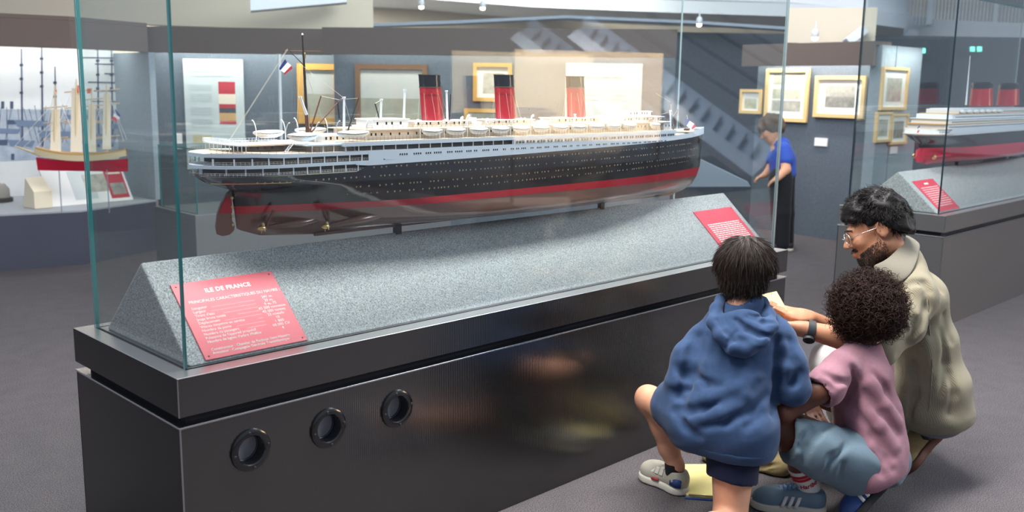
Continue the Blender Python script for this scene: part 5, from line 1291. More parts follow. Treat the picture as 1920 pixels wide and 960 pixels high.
F.ell(at(1384, 818, 2.99), (.112, .108, .15), RB, .04)
F.plane(at(1380, 846, 2.99), unit(np.array([0, 0, -1])+Rb*-.06+Fb*.02))
F.cap(at(1322, 788, 3.02), at(1276, 762, 3.15), .100, .084, .05); F.cap(at(1300, 786, 3.04), at(1264, 762, 3.12), .088, .076, .04)
F.disp(wr(unit(Rb*.75+Zb*.65), 40, .0035, 3), .03); F.disp(wr(unit(Zb*.8-Rb*.5), 75, .0022, 5), .03); F.disp(wr(unit(Rb+Fb*.4), 30, .003, 9), .03)
for pix, r in ((((1306, 632), (1298, 660), (1293, 690), (1285, 730), (1277, 766)), .013), (((1458, 640), (1466, 672), (1464, 707), (1455, 745), (1448, 775)), .014), (((1277, 767), (1296, 772), (1318, 768), (1345, 760)), .008),
               (((1455, 740), (1430, 775), (1400, 800)), .006), (((1300, 700), (1330, 720), (1352, 726)), .006), (((1318, 800), (1360, 790), (1410, 770), (1440, 740)), .007), (((1270, 690), (1285, 705), (1296, 712)), .006), (((1262, 735), (1280, 742), (1292, 735)), .006),
               (((1480, 640), (1486, 680), (1484, 720)), .007), (((1500, 700), (1488, 715), (1478, 722)), .005), (((1262, 770), (1285, 800), (1310, 818)), .007)): F.fold(pix, r*.9, .028)
for pix, r in ((((1290, 745), (1330, 745), (1380, 728), (1420, 705)), .008), (((1300, 790), (1350, 775), (1400, 745)), .008), (((1470, 650), (1474, 690), (1470, 730)), .008), (((1330, 680), (1340, 720)), .007), (((1400, 690), (1400, 740)), .007)): F.fold(pix, r, .03, 'add', -.004)
hood_t = F.mesh('sweatshirt', 'hoodie_blue', boy, 2)
# ribbed waistband
F = Field(*bounds(at(1300, 860, 3.0), at(1450, 800, 3.0), at(1250, 800, 3.1), pad=.12), HR)
F.ell(at(1362, 796, 3.01), (.129, .149, .112), RB, .0); F.cap(at(1398, 819, 2.99), at(1325, 812, 3.03), .099, .101, .04)
F.ell(at(1384, 818, 2.99), (.114, .110, .15), RB, .04); nb = unit(np.array([0, 0, -1])+Rb*-.06+Fb*.02); F.plane(at(1380, 850, 2.99), nb); F.plane(at(1380, 828, 2.99), -nb); F.mesh('waistband', 'rib_blue', hood_t, 2)
# hood lying on the back
F = Field(*bounds(at(1300, 545, 3.0), at(1480, 690, 2.95), at(1390, 545, 3.1), at(1390, 690, 2.80), pad=.08), .004)
F.ell(at(1393, 618, 2.955), (.036, .083, .066), frame(Fb+(0, 0, -.32)), .0); F.ell(at(1388, 642, 2.935), (.030, .056, .045), frame(Fb+(0, 0, -.32)), .03)
hd = [(1352, 562, 3.055), (1343, 580, 3.01), (1338, 604, 2.965), (1352, 630, 2.935), (1374, 652, 2.915), (1400, 656, 2.910), (1428, 638, 2.915), (1446, 612, 2.94), (1441, 590, 2.99), (1429, 566, 3.04)]
for a, b in zip(hd[:-1], hd[1:]): F.cap(at(*a), at(*b), .019, .019, .018)
F.cap(at(1368, 572, 2.985), at(1424, 574, 2.985), .020, .020, .016, 'sub'); F.cap(at(1393, 545, 3.03), at(1395, 568, 3.015), .042, .043, .008, 'sub')
F.disp(wr(unit(Zb+Rb*.3), 100, .002, 8), .03)
for pix, r in ((((1362, 578), (1380, 600), (1402, 618), (1425, 628), (1448, 630)), .008), (((1372, 572), (1400, 594), (1430, 604), (1452, 604)), .006), (((1362, 655), (1368, 640), (1380, 622)), .005), (((1345, 600), (1362, 622), (1376, 640)), .006), (((1405, 590), (1420, 594), (1436, 592)), .004)): F.fold(pix, r, .012)
F.mesh('hood', 'hoodie_blue', hood_t, 1)
# shorts
F = Field(*bounds(b_hipR, b_hipL, b_kR, b_kL, pad=.14), HR)
F.cap(b_hipR, b_hipL, .074, .074, .03); tR = unit(b_kR-b_hipR); eR_ = b_hipR+(b_kR-b_hipR)*.60
F.chain([b_hipR, b_hipR+tR*.05, eR_+tR*.03], [.074, .080, .082], .03); F.cutbox(at(1370, 899, 2.985), unit(tR*.9+Rb*-.12), .13)
tL = unit(b_kL-b_hipL); eL_ = b_hipL+(b_kL-b_hipL)*.60; F.chain([b_hipL+Zb*.02, eL_+tL*.05+Zb*.008], [.078, .063], .03); F.cutbox(b_hipL+(b_kL-b_hipL)*.52, tL, .13)
F.cap(b_hipR+tR*.15, b_kR+tR*.05, .064, .056, 0, 'sub')
F.disp(wr(Rb, 60, .003, 4), .03); F.mesh('shorts', 'shorts_navy', boy, 2)
# hair
F = Field(*bounds(b_head, pad=.13), .004)
hc = b_head+RHb[2]*.018-RHb[0]*.014
F.ell(hc+RHb[2]*.006, (.089, .086, .085), RHb, 0); F.ell(hc-RHb[0]*.02-RHb[2]*.035, (.068, .079, .064), RHb, .02)
F.plane(hc+RHb[0]*.066-RHb[2]*.03, unit(RHb[0]*.8-RHb[2]*.7))
for q in (-1, 1): F.ell(b_head+RHb[1]*.088*q-RHb[2]*.022+RHb[0]*.012, (.046, .040, .044), RHb, .01, 'sub')
F.plane(hc-RHb[2]*.090, unit(-RHb[2]+RHb[0]*.35)); F.disp(lambda P: .0022*np.sin((P-hc)@RHb[1]*260+3*np.sin((P-hc)@RHb[2]*40)), .03)
F.mesh('hair', 'hair_dark', boy, 1)
crown = hc+RHb[2]*.085-RHb[0]*.03
def fl(p, n): d = p-crown; d = d-n*np.dot(d, n); return unit(d)+n*.10-RHb[2]*.15
rts = scalp(hc, RHb, np.array([.091, .089, .090]), 5200, lambda u: u[2] > -.35 and (u[0] < .55 or u[2] > .45) and not (abs(u[1]) > .70 and u[2] < .15 and u[0] > -.45))
strands('hair_strands', rts, fl, 'hair_dark', boy, .055, 5, .0009, seed=4, jit=.10, sag=.006)['kind'] = 'stuff'
rts = scalp(hc, RHb, np.array([.078, .078, .090]), 2200, lambda u: -.85 < u[2] < -.2 and u[0] < -.15)
strands('nape_strands', rts, lambda p, n: -RHb[2]+n*.05-RHb[0]*.05, 'hair_dark', boy, .050, 4, .0010, seed=5, jit=.10)['kind'] = 'stuff'
# shoes
fd_ = unit(floor_pt(1214, 890)-floor_pt(1285, 922)); hl_ = np.array([b_aL[0], b_aL[1], .002])-fd_*.050
s1, p1, R1 = shoe(boy, hl_, hl_+fd_*.205, Zb, .041, .078, 'sole_white', 'shoe_white')
patch(s1, 'blue_heel_patch', 'shoe_navy', [(p1(.00, .026, .056), p1(.00, .028, .030)), (p1(.08, .034, .060), p1(.08, .036, .030)), (p1(.20, .0375, .050), p1(.20, .039, .034))], .002)
patch(s1, 'red_accent', 'shoe_red', [(p1(.45, .0395, .036), p1(.45, .041, .029)), (p1(.60, .0415, .033), p1(.60, .043, .027))], .002)
for x in (.42, .52, .62):
    pts = [p1(x, y, z) for y, z in ((-.036, .045), (-.028, .068-.05*(x-.42)), (0, .080-.07*(x-.42)), (.028, .068-.05*(x-.42)), (.036, .045))]
    mb = MB()
    vs = [];
    for q in pts: vs += [q-R1[0]*.007, q+R1[0]*.007, q-R1[0]*.007+R1[2]*.006, q+R1[0]*.007+R1[2]*.006]
    mb.add(vs, [f_ for i in range(4) for f_ in ((4*i+2, 4*i+3, 4*i+7, 4*i+6), (4*i, 4*i+2, 4*i+6, 4*i+4), (4*i+1, 4*i+5, 4*i+7, 4*i+3))]); mb.build('strap', 'strap_white', s1, smooth='auto')
F = Field(*bounds(b_aL, b_aL+(0, 0, .05), pad=.06), .004); F.cap(b_aL+(0, .0, -.04), b_aL+(-.003, .006, .016), .034, .0325, 0); F.plane(b_aL+(0, 0, .014), (0, 0, 1)); F.mesh('sock', 'sock_black', boy, 1)
hR_ = np.array([1.155, -.665, .185]); s2, p2, R2 = shoe(boy, hR_, hR_+(-.03+.05, -.0+.04, -.18), unit((-.9, -.3, .25)), .040, .07, 'sole_white', 'shoe_navy')
patch(s2, 'white_heel_patch', 'shoe_white', [(p2(.0, -.02, .07), p2(0, .02, .07)), (p2(-.06, -.02, .04), p2(-.06, .02, .04))], .003)

# ------------------------------------------------------------------ child with curly hair in the pink shirt, crouching
cz = at(1625, 880, 3.18); kid = thing('person', (cz[0], cz[1], 0), 'crouching person with dark curly hair, pink T-shirt and light blue shorts', 'person', 'people at the long case')
Fk = unit((-.60, .80, 0)); Lk = np.cross((0, 0, 1), Fk); RK = np.array([Fk, Lk, Zb]); RHk = frame((.42, .88, -.22))
k_head = at(1622, 590, 3.17); k_neck = at(1618, 655, 3.17); k_sL = at(1577, 692, 3.08); k_sR = at(1648, 690, 3.28)
k_eL = at(1470, 775, 3.02); k_hL = at(1430, 745, 3.16); k_eR = at(1585, 765, 3.42); k_hR = at(1512, 742, 3.40)
k_hip = at(1632, 868, 3.16); k_hipL = at(1600, 866, 3.10); k_kL = at(1462, 790, 3.07); k_aL = np.array([1.838, -.690, .090]); k_hipR = at(1650, 862, 3.24); k_kR = at(1560, 830, 3.42); k_aR = at(1648, 905, 3.12)
F = Field(*bounds(k_head, k_hL, k_hR, k_eR, k_hip, k_kL, k_aL, k_kR, k_aR, pad=.13), HR)
head(F, k_head, RHk, .84); F.cap(k_head-RHk[2]*.05, k_neck, .04, .043, .02)
F.chain([k_neck, at(1622, 730, 3.19), k_hip+UP*.04], [.045, .07, .07], .04); F.chain([k_sL, at(1535, 735, 3.03), k_eL, k_hL], [.040, .036, .030, .021], .015); F.chain([k_sR, k_eR, k_hR], [.04, .034, .024], .02)
hand(F, k_hL, unit(k_hL-k_eL), (0, 0, -1), .72, left=True); hand(F, k_hR, unit(np.array(at(1524, 770, 3.36))-k_hR), unit(-FW), .80, curl=(.15, .3, .25))
F.cap(k_hipL, k_hipR, .075, .075, .03); F.chain([k_hipL, k_kL], [.085, .050], .02); sh = k_aL-k_kL; F.chain([k_kL, k_kL+sh*.38-Fk*.015, k_kL+sh*.75, k_aL], [.049, .050, .036, .028], .02); F.cap(k_aL, k_aL-Zb*.03, .026, .022, .02)
F.chain([k_hipR, k_kR], [.085, .05], .02); F.chain([k_kR, k_aR], [.048, .03], .02)
F.mesh('body', 'skin_brown', kid, 2)
F = Field(*bounds(k_head, k_sL, k_sR, at(1540, 760, 3.0), at(1600, 940, 3.1), at(1700, 860, 3.2), pad=.13), HR)
F.ell(at(1616, 705, 3.17), (.10, .130, .085), RK, 0); F.ell(at(1625, 770, 3.16), (.112, .130, .10), RK, .04); F.ell(at(1632, 832, 3.15), (.120, .130, .105), RK, .05); F.ell(at(1632, 878, 3.13), (.112, .128, .09), RK, .05)
F.cap(k_neck, k_sL, .050, .052, .03); F.cap(k_neck, k_sR, .050, .052, .03); F.chain([k_sL, at(1552, 722, 3.04), at(1520, 745, 3.02)], [.056, .058, .058], .02)
sd_ = unit(at(1520, 745, 3.02)-k_sL); F.cutbox(at(1533, 737, 3.03), sd_, .09)
F.cap(at(1536, 736, 3.03), at(1500, 762, 3.02), .047, .054, 0, 'sub')
F.cap(k_neck+(0, 0, .01), k_head, .050, .056, .004, 'sub')
F.disp(wr(unit(RT*.75+UP*.66), 62, .003, 21, .25), .03); F.disp(wr(unit(RT*.9-UP*.3), 40, .0025, 23), .03)
for pix, r in ((((1640, 700), (1665, 735), (1690, 775)), .008), (((1622, 735), (1655, 775), (1686, 815)), .009), (((1610, 775), (1640, 815), (1676, 858)), .009), (((1600, 825), (1625, 860), (1655, 890)), .008), (((1582, 850), (1592, 890), (1604, 925)), .008), (((1600, 690), (1596, 725), (1580, 752)), .010), (((1572, 770), (1580, 810), (1588, 850)), .006), (((1545, 700), (1570, 715), (1590, 718)), .005), (((1540, 715), (1562, 730)), .005), (((1640, 840), (1660, 862), (1672, 880)), .007)): F.fold(pix, r, .022)
for pix, r in ((((1632, 720), (1662, 760), (1688, 796)), .007), (((1616, 755), (1650, 800), (1682, 838)), .007), (((1604, 800), (1632, 840), (1664, 875)), .007)): F.fold(pix, r, .026, 'add', -.004)
F.plane(at(1600, 932, 3.08), unit(-UP*.9+RT*.46)); shirt = F.mesh('shirt', 'shirt_pink', kid, 2)
F = Field(*bounds(k_hip, k_kL, k_kR, at(1590, 935, 3.1), pad=.14), HR)
F.cap(k_hipL+UP*.02, k_hipR+UP*.02-RT*.02, .088, .088, .03); tl_ = unit(k_kL-k_hipL); F.chain([k_hipL-(0, 0, .01), at(1540, 845, 3.06), at(1480, 822, 3.05)], [.098, .085, .080], .03); F.cutbox(at(1478, 812, 3.05), unit(-RT*.93+UP*.12-FW*.1), .11)
F.cap(at(1475, 805, 3.06), at(1440, 790, 3.06), .060, .068, .0, 'sub'); F.chain([k_hipR, k_hipR*.35+k_kR*.65], [.1, .08], .03)
F.disp(wr(unit(UP+RT*.5), 58, .0045, 31), .03); F.disp(wr(unit(RT), 40, .003, 32), .03); 
for pix, r in ((((1560, 792), (1530, 815), (1512, 840), (1506, 868)), .009), (((1590, 830), (1560, 860), (1545, 890)), .008), (((1520, 800), (1508, 820), (1500, 840)), .006), (((1488, 786), (1476, 805), (1470, 835), (1478, 858)), .004), (((1580, 870), (1575, 900)), .006)): F.fold(pix, r, .02)
F.mesh('shorts', 'shorts_blue', kid, 2)
# curls
F = Field(*bounds(k_head, pad=.15), .0055); kc = k_head+RHk[2]*.022-RHk[0]*.014; F.ell(kc, (.094, .098, .092), RHk, 0); F.ell(kc-RHk[0]*.03-RHk[2]*.055, (.065, .08, .05), RHk, .03); F.plane(kc+RHk[0]*.062, RHk[0])
F.disp(lambda P: .006*np.sin(P[:, 0]*170+2*np.sin(P[:, 2]*60))*np.sin(P[:, 1]*160+1)*np.sin(P[:, 2]*170+2), .03); F.mesh('hair', 'hair_curly', kid, 1)
rts = scalp(kc, RHk, np.array([.090, .094, .092]), 2300, lambda u: u[2] > -.82 and u[0] < .55, 9)
strands('curls', rts, lambda p, n: n+np.array([0, 0, -.25]), 'hair_curly', kid, .050, 18, .0021, .0125, 1.7, 6, .45)['kind'] = 'stuff'
# trainers and socks
s3, p3, R3 = shoe(kid, np.array([1.862, -.742, .002]), np.array([1.730, -.545, .002]), Zb, .042, .076, 'sole_white', 'shoe_blue')
for x in (.40, .49, .58): patch(s3, 'stripe', 'shoe_stripe', [(p3(x, .045, .022), p3(x+.05, .045, .022)), (p3(x-.03, .042, .040), p3(x+.02, .042, .040)), (p3(x-.06, .032, .058), p3(x-.01, .032, .058))], .0025)
for i in range(6):
    x = .40+.055*i; z = .094-.085*(x-.40)
    MB().tube([p3(x, -.020, z-.006), p3(x+.01, 0, z+.001), p3(x, .020, z-.006)], .0042, 6).build('lace', 'lace_blue', s3, smooth=True)
a0 = k_aL-(0, 0, .03); a1 = k_kL+sh*.68; sk = thing_ = None
F = Field(*bounds(a0, a1, pad=.07), .004); F.chain([a0, k_aL+(0, 0, .0), a1], [.036, .036, .043], .01); F.plane(a1, unit(a1-k_aL)); sk = F.mesh('sock', 'sock_white', kid, 1)
ax = unit(a1-k_aL); 
for tt in (.78, .62): 
    c_ = k_aL+(a1-k_aL)*tt; r_ = .036+.007*tt+.0018; MB().lathe(c_, ax, [(r_, -.0055), (r_, .0055)], 28, close=False).build('red_band', 'sock_red', sk, smooth=True)
# knitted lettering on the sock, wrapped round it
cu = bpy.data.curves.new('lettering', 'FONT'); cu.body = 'Haribo'; cu.size = .0225; cu.align_x = 'CENTER'; cu.extrude = .0004; cu.shear = .25; cu.offset = .0004
tmp = bpy.data.objects.new('lettering_t', cu); COL.objects.link(tmp); bpy.context.view_layer.update(); me = bpy.data.meshes.new_from_object(tmp); bpy.data.objects.remove(tmp)
c_ = k_aL+(a1-k_aL)*.30; vd = CAM-c_; vd = unit(vd-ax*np.dot(vd, ax)); sx_ = np.cross(ax, vd); r_ = .0395; o_ = parent_world(sk)
for v in me.vertices:
    an = v.co.x/r_-.05; q = c_+ax*(v.co.y-.008)+(vd*math.cos(an)+sx_*math.sin(an))*(r_+v.co.z); v.co = Vector(q-o_)
me.materials.append(MAT['sock_red']); lo_ = bpy.data.objects.new('lettering', me); COL.objects.link(lo_); lo_.parent = sk
hR2 = at(1668, 908, 3.10); tR2 = at(1596, 985, 3.08); s4, p4, R4 = shoe(kid, hR2, tR2, unit(-RT*.75-UP*.2+FW*.15+UP*.5), .038, .075, 'sole_black', 'shoe_navy')
for x in (.30, .42, .54): patch(s4, 'stripe', 'shoe_stripe', [(p4(x, .041*q_, .03), p4(x+.06, .041*q_, .03)) if False else (p4(x, -.040, .028), p4(x+.06, -.040, .028)), (p4(x-.02, -.034, .05), p4(x+.04, -.034, .05))], .003) if False else patch(s4, 'stripe', 'shoe_stripe', [(p4(x, .040, .028), p4(x+.06, .040, .028)), (p4(x-.02, .034, .052), p4(x+.04, .034, .052))], .003)
# ------------------------------------------------------------------ man in the beige corduroy jacket, crouching
mz = at(1715, 870, 3.52); man = thing('person', (mz[0], mz[1], 0), 'crouching bearded person with glasses in a beige corduroy jacket, holding a yellow notepad', 'person', 'people at the long case')
Fm = unit((-.66, .75, 0)); Lm = np.cross((0, 0, 1), Fm); RM = np.array([Fm, Lm, Zb])
hf = unit(-RT*.92-UP*.32+FW*.24); RHm = frame(hf, UP)
m_head = at(1641, 431, 3.42); m_neck = at(1690, 497, 3.47); m_sL = at(1713, 560, 3.33); m_sR = at(1672, 545, 3.68)
m_eL = at(1648, 652, 3.24); m_wL = at(1512, 618, 3.27); m_eR = at(1600, 640, 3.58); m_wR = at(1517, 597, 3.39)
m_hip = at(1752, 790, 3.52); m_kL = at(1552, 678, 3.44); m_aL = at(1600, 872, 3.56); m_kR = at(1640, 830, 3.72); m_ball = at(1705, 868, 3.55); m_heel = at(1762, 812, 3.55)
F = Field(*bounds(m_head, m_neck, m_sL, m_sR, m_wL, m_wR, m_hip, m_kL, m_aL, m_kR, at(1440, 570, 3.3), pad=.14), .005)
head(F, m_head, RHm, 1.0); F.cap(m_head-RHm[2]*.06-RHm[0]*.02, m_neck, .052, .058, .03)
F.chain([m_neck, at(1715, 640, 3.5), m_hip+UP*.06], [.06, .085, .07], .04)
F.chain([m_sL, m_eL], [.05, .045], .02); F.chain([m_eL, m_eL*.65+m_wL*.35, m_wL], [.045, .044, .029], .02); F.chain([m_sR, m_eR], [.05, .045], .02); F.chain([m_eR, m_eR*.65+m_wR*.35, m_wR], [.044, .042, .029], .02)
# right hand lies on the pad with the thumb on top, left hand carries it from below
hand(F, m_wR, at(1472, 583, 3.36)-m_wR, unit(UP*.75-FW*.35), 1.0, (.0, .12, .15), thumb=unit(at(1446, 568, 3.31)-at(1490, 578, 3.33)), left=False)
hand(F, m_wL, at(1470, 613, 3.30)-m_wL, unit(UP*.7+FW*.35), .95, (.25, .5, .4), left=True)
F.mesh('body', 'skin_man', man, 2)
# jacket
F = Field(*bounds(m_neck, m_sL, m_sR, m_eL, m_eR, m_hip, at(1815, 760, 3.5), at(1700, 810, 3.4), pad=.15), .0055)
tz = unit(m_neck-m_hip)
F.ell(at(1708, 560, 3.50), (.125, .175, .11), frame(np.cross(Lm, tz), tz), 0); F.ell(at(1722, 640, 3.50), (.135, .17, .13), RM, .06); F.ell(at(1738, 715, 3.49), (.148, .180, .12), RM, .06); F.ell(at(1746, 766, 3.49), (.142, .180, .080), RM, .06); F.ell(at(1712, 760, 3.44), (.07, .09, .075), RM, .04)
F.cap(m_neck, m_sL, .075, .078, .03); F.cap(m_neck, m_sR, .075, .078, .03)
F.chain([m_sL, at(1690, 610, 3.28), m_eL, m_eL+(m_wL-m_eL)*.34], [.080, .072, .064, .056], .025); F.chain([m_sR, m_eR, m_eR+(m_wR-m_eR)*.15], [.08, .07, .06], .025)
F.cutbox(m_eL+(m_wL-m_eL)*.36, unit(m_wL-m_eL), .09)
F.cap(m_head-RHm[2]*.05, m_neck+tz*.01, .055, .062, .004, 'sub')
F.disp(wr(unit(UP*.6+RT*.7), 34, .004, 41), .03); F.disp(wr(unit(UP), 46, .002, 43), .03)
for pix, r in ((((1736, 540), (1742, 575), (1730, 608), (1706, 640), (1684, 664)), .012), (((1690, 540), (1712, 528), (1735, 530), (1742, 545)), .006), (((1700, 575), (1715, 600), (1712, 625)), .007), (((1690, 600), (1700, 620)), .006), (((1748, 560), (1770, 590), (1785, 640)), .007), (((1765, 620), (1772, 680), (1765, 740)), .007), (((1712, 680), (1715, 740), (1705, 790)), .008), (((1780, 700), (1790, 740), (1780, 775)), .007), (((1750, 520), (1765, 545)), .006)): F.fold(pix, r, .024)
for pix, r in ((((1738, 640), (1745, 700), (1742, 770)), .008), (((1700, 660), (1704, 720), (1696, 780)), .008), (((1770, 560), (1788, 620)), .007)): F.fold(pix, r, .028, 'add', -.004)
F.plane(at(1750, 800, 3.5), unit(-UP+RT*.12))
jac = F.mesh('jacket', 'corduroy', man, 2)
# collar: folded band round the neck
def strip(parent, name, m, rows, th=.004, smooth=True):
    """sheet through rows of points, given thickness"""
    mb = MB(); n = len(rows[0]); vs = [p for r in rows for p in r]; mb.add(vs, [(i*n+j, i*n+j+1, (i+1)*n+j+1, (i+1)*n+j) for i in range(len(rows)-1) for j in range(n-1)])
    o = mb.build(name, m, parent, smooth=smooth); q = o.modifiers.new('solid', 'SOLIDIFY'); q.thickness = th; q.offset = 0
    sb = o.modifiers.new('sub', 'SUBSURF'); sb.levels = 2; sb.render_levels = 2; return o
cl = []
for px_t, px_b, d0, d1 in (((1633, 497), (1650, 537), 3.36, 3.33), ((1652, 492), (1690, 533), 3.33, 3.285), ((1672, 478), (1712, 512), 3.345, 3.30), ((1690, 457), (1722, 484), 3.38, 3.36), ((1699, 442), (1726, 462), 3.45, 3.45), ((1697, 440), (1724, 456), 3.53, 3.55)):
    a = at(px_t[0], px_t[1], d0); b = at(px_b[0], px_b[1], d1); cl.append([a, a*.6+b*.4+unit(b-a)*0-FW*.012, b])
fabric('corduroy_light', '#8b8578', '#827c6f', 250)
strip(jac, 'collar', 'corduroy_light', cl, .006)
# seams on the jacket and shirt hem, trousers
def on_obj(o, px, py, off=.001):
    """where the sight line meets the mesh o"""
    r = unit(ray(px, py)); lc_ = Vector(CAM-parent_world(o)); ok, loc, nn, _ = o.ray_cast(lc_, Vector(r))
    return (np.array(loc)+parent_world(o)+np.array(nn)*off) if ok else None
bpy.context.view_layer.update()
for sm_ in (((1700, 515), (1722, 530), (1738, 560), (1742, 600), (1728, 650)), ((1742, 610), (1748, 680), (1745, 740), (1738, 800)), ((1660, 520), (1700, 512), (1745, 505), (1765, 520))):
    pts = [on_obj(jac, *q) for q in sm_]; pts = [q for q in pts if q is not None]
    if len(pts) > 2: MB().tube(pts, .0022, 5).build('seam', 'corduroy', jac, smooth=True)
F = Field(*bounds(m_hip, at(1690, 830, 3.4), at(1800, 800, 3.5), pad=.15), .006)
F.ell(at(1748, 770, 3.51), (.118, .155, .092), RM, .0); F.plane(at(1745, 826, 3.5), unit(-UP+RT*.25)); F.mesh('undershirt', 'grey_cotton', man, 2)
F = Field(*bounds(m_hip, m_kL, m_aL, m_kR, m_heel, pad=.14), .0065)
F.cap(m_hip+UP*.03+FW*.05, m_hip+FW*.12+UP*.03, .10, .10, .03); F.chain([m_hip+UP*.03-RT*.03, m_kL], [.07, .062], .03); F.chain([m_kL, m_aL+UP*.06], [.062, .05], .03); F.chain([m_hip+FW*.14+UP*.02, m_kR], [.09, .066], .03); F.chain([m_kR, m_heel+FW*.05-RT*.02], [.06, .05], .03)
F.disp(wr(unit(UP+RT*.4), 50, .004, 51), .03); F.mesh('trousers', 'white_cotton', man, 2)
# hair, beard, brows
hm = m_head+RHm[2]*.036-RHm[0]*.022
F = Field(*bounds(m_head, pad=.17), .004); F.ell(hm+RHm[2]*.014, (.108, .088, .096), RHm, 0); F.ell(hm+RHm[0]*.062+RHm[2]*.040, (.052, .072, .046), RHm, .03); F.ell(hm-RHm[0]*.035-RHm[2]*.050, (.078, .080, .066), RHm, .03)
F.plane(m_head+RHm[0]*.070+RHm[2]*.050, unit(RHm[0]*.50-RHm[2]*.86))
for q in (-1, 1): F.ell(m_head+RHm[1]*.088*q-RHm[2]*.020-RHm[0]*.008, (.028, .028, .034), RHm, .008, 'sub'); F.ell(m_head+RHm[1]*.07*q-RHm[2]*.030+RHm[0]*.056, (.040, .05, .050), RHm, .01, 'sub')
F.plane(m_head-RHm[2]*.085-RHm[0]*.05, unit(-RHm[2]+RHm[0]*.5))
F.disp(lambda P: .003*np.sin((P-hm)@RHm[0]*90+2.5*np.sin((P-hm)@RHm[2]*55+1))+.002*np.sin((P-hm)@RHm[1]*150+2*np.sin((P-hm)@RHm[0]*70)), .03)
F.mesh('hair', 'hair_black', man, 1)
rts = scalp(hm+RHm[2]*.008, RHm, np.array([.102, .084, .092]), 5200, lambda u: u[2] > -.72 and u[0] < .86 and not (u[2] < .12 and u[0] > .12) and not (u[2] < -.2 and u[0] > -.25), 12)
def mfl(p, n):
    l = RHm@(p-hm)
    w = min(max((l[2]-.0)/.07, 0), 1)
    return n*(.2+.2*w)+RHm[0]*(.75*w-.1)-RHm[2]*.9*(1-w)+RHm[1]*.3*w*np.sin(l[0]*60)
strands('hair_locks', rts, mfl, 'hair_black', man, .034, 7, .0012, .003, .8, 14, .22, sag=.002)['kind'] = 'stuff'
mat('beard_hair', (.030, .016, .011), .6)
def face_pt(x, y, z): return m_head+RHm[0]*x+RHm[1]*y+RHm[2]*z
body_m = [o for o in man.children if o.name.startswith('body')][0]
from mathutils.bvhtree import BVHTree
bvh = BVHTree.FromObject(body_m, bpy.context.evaluated_depsgraph_get()); om = parent_world(body_m)
rg = np.random.RandomState(5); R2_ = []; tries = 0
while len(R2_) < 5200 and tries < 60000:
    tries += 1
    tgt = face_pt(rg.uniform(-.01, .06), 0, rg.uniform(-.10, -.02)); dv = unit(RHm[0]*rg.normal(.5, .7)+RHm[1]*rg.normal(0, 1)+RHm[2]*rg.normal(-.35, .5)); s0 = tgt+dv*.2-om
    h_ = bvh.ray_cast(Vector(s0), Vector(-dv))
    if h_[0] is None: continue
    p_ = np.array(h_[0])+om; x, y, z = RHm@(p_-m_head)
    line_ = -.034-.36*max(0, x-.0)-.10*max(0, x-.05)
    jaw = -.015 < x < .10 and line_-.09 < z < line_ and z > -.125 and not (x > .076 and -.078 < z < -.050 and abs(y) < .03)
    mous = x > .070 and -.053 < z < -.041 and abs(y) < .034
    side = -.012 < x < .014 and -.05 < z < .012 and abs(y) > .05
    if jaw or mous or side: R2_.append((p_, np.array(h_[1])))
strands('beard', R2_, lambda p, n: n*.30-RHm[2]*.8+RHm[0]*.3, 'beard_hair', man, .0075, 3, .0006, seed=8, jit=.3)['kind'] = 'stuff'
for q in (-1, 1):
    pts = []
    for x, y in ((.088, .012), (.090, .026), (.084, .040), (.073, .050)): pts.append(face_pt(x+.006, q*y, .022+.006*math.sin(y*60)))
    MB().tube(pts, [.003, .0038, .0032, .0015], 6).build('eyebrow', 'beard_hair', man, smooth=True)
    MB().tube([face_pt(.093-.12*abs(y-.03), q*y, -.006+.0015*math.cos((y-.03)*150)) for y in (.018, .024, .031, .038, .044)], .0012, 5).build('eyelashes', 'hair_black', man, smooth=True)
# glasses
gl = thing_ = None
g0 = MB()
rim = [];
for q in (-1, 1):
    c = face_pt(.108, q*.034, -.004); pts = [c+RHm[1]*(.0245*math.cos(t))+RHm[2]*(.0215*math.sin(t))-RHm[0]*(.012*(math.cos(t)*q*.5+.5)) for t in np.linspace(0, 2*math.pi, 25)]
    o = MB().tube(pts, .0017, 6, False).build('glasses' if gl is None else 'rim', 'glasses_frame', gl or man, smooth=True); gl = gl or o
    o2 = MB().add([p for p in pts[:-1]], [tuple(range(24))]).build('lens', GLASS, gl)
    hinge = pts[0] if q > 0 else pts[12]
    MB().tube([hinge, face_pt(.05, q*.073, .004), face_pt(-.012, q*.080, .006), face_pt(-.03, q*.080, -.012)], .0014, 5).build('temple', 'glasses_frame', gl, smooth=True)
MB().tube([face_pt(.112, -.011, .0), face_pt(.117, 0, .004), face_pt(.112, .011, .0)], .0015, 5).build('bridge', 'glasses_frame', gl, smooth=True)
# wrist watch
wd = unit(m_wL-m_eL); wc = m_wL-wd*.012
wt = MB().lathe(wc, wd, [(.0335, -.013), (.036, -.012), (.036, .012), (.0335, .013)], 26, close=False).build('watch', 'watch_rubber', man, smooth='auto')
wn = unit(-UP*.75-FW*.5); wn = unit(wn-wd*np.dot(wn, wd))
MB().lathe(wc+wn*.033, wn, [(.020, 0), (.020, .009), (.017, .011)], 20).build('watch_case', 'watch_rubber', wt, smooth='auto'); MB().lathe(wc+wn*.0435, wn, [(.0155, 0), (.0155, .0012)], 20).build('watch_glass', 'watch_glass', wt)
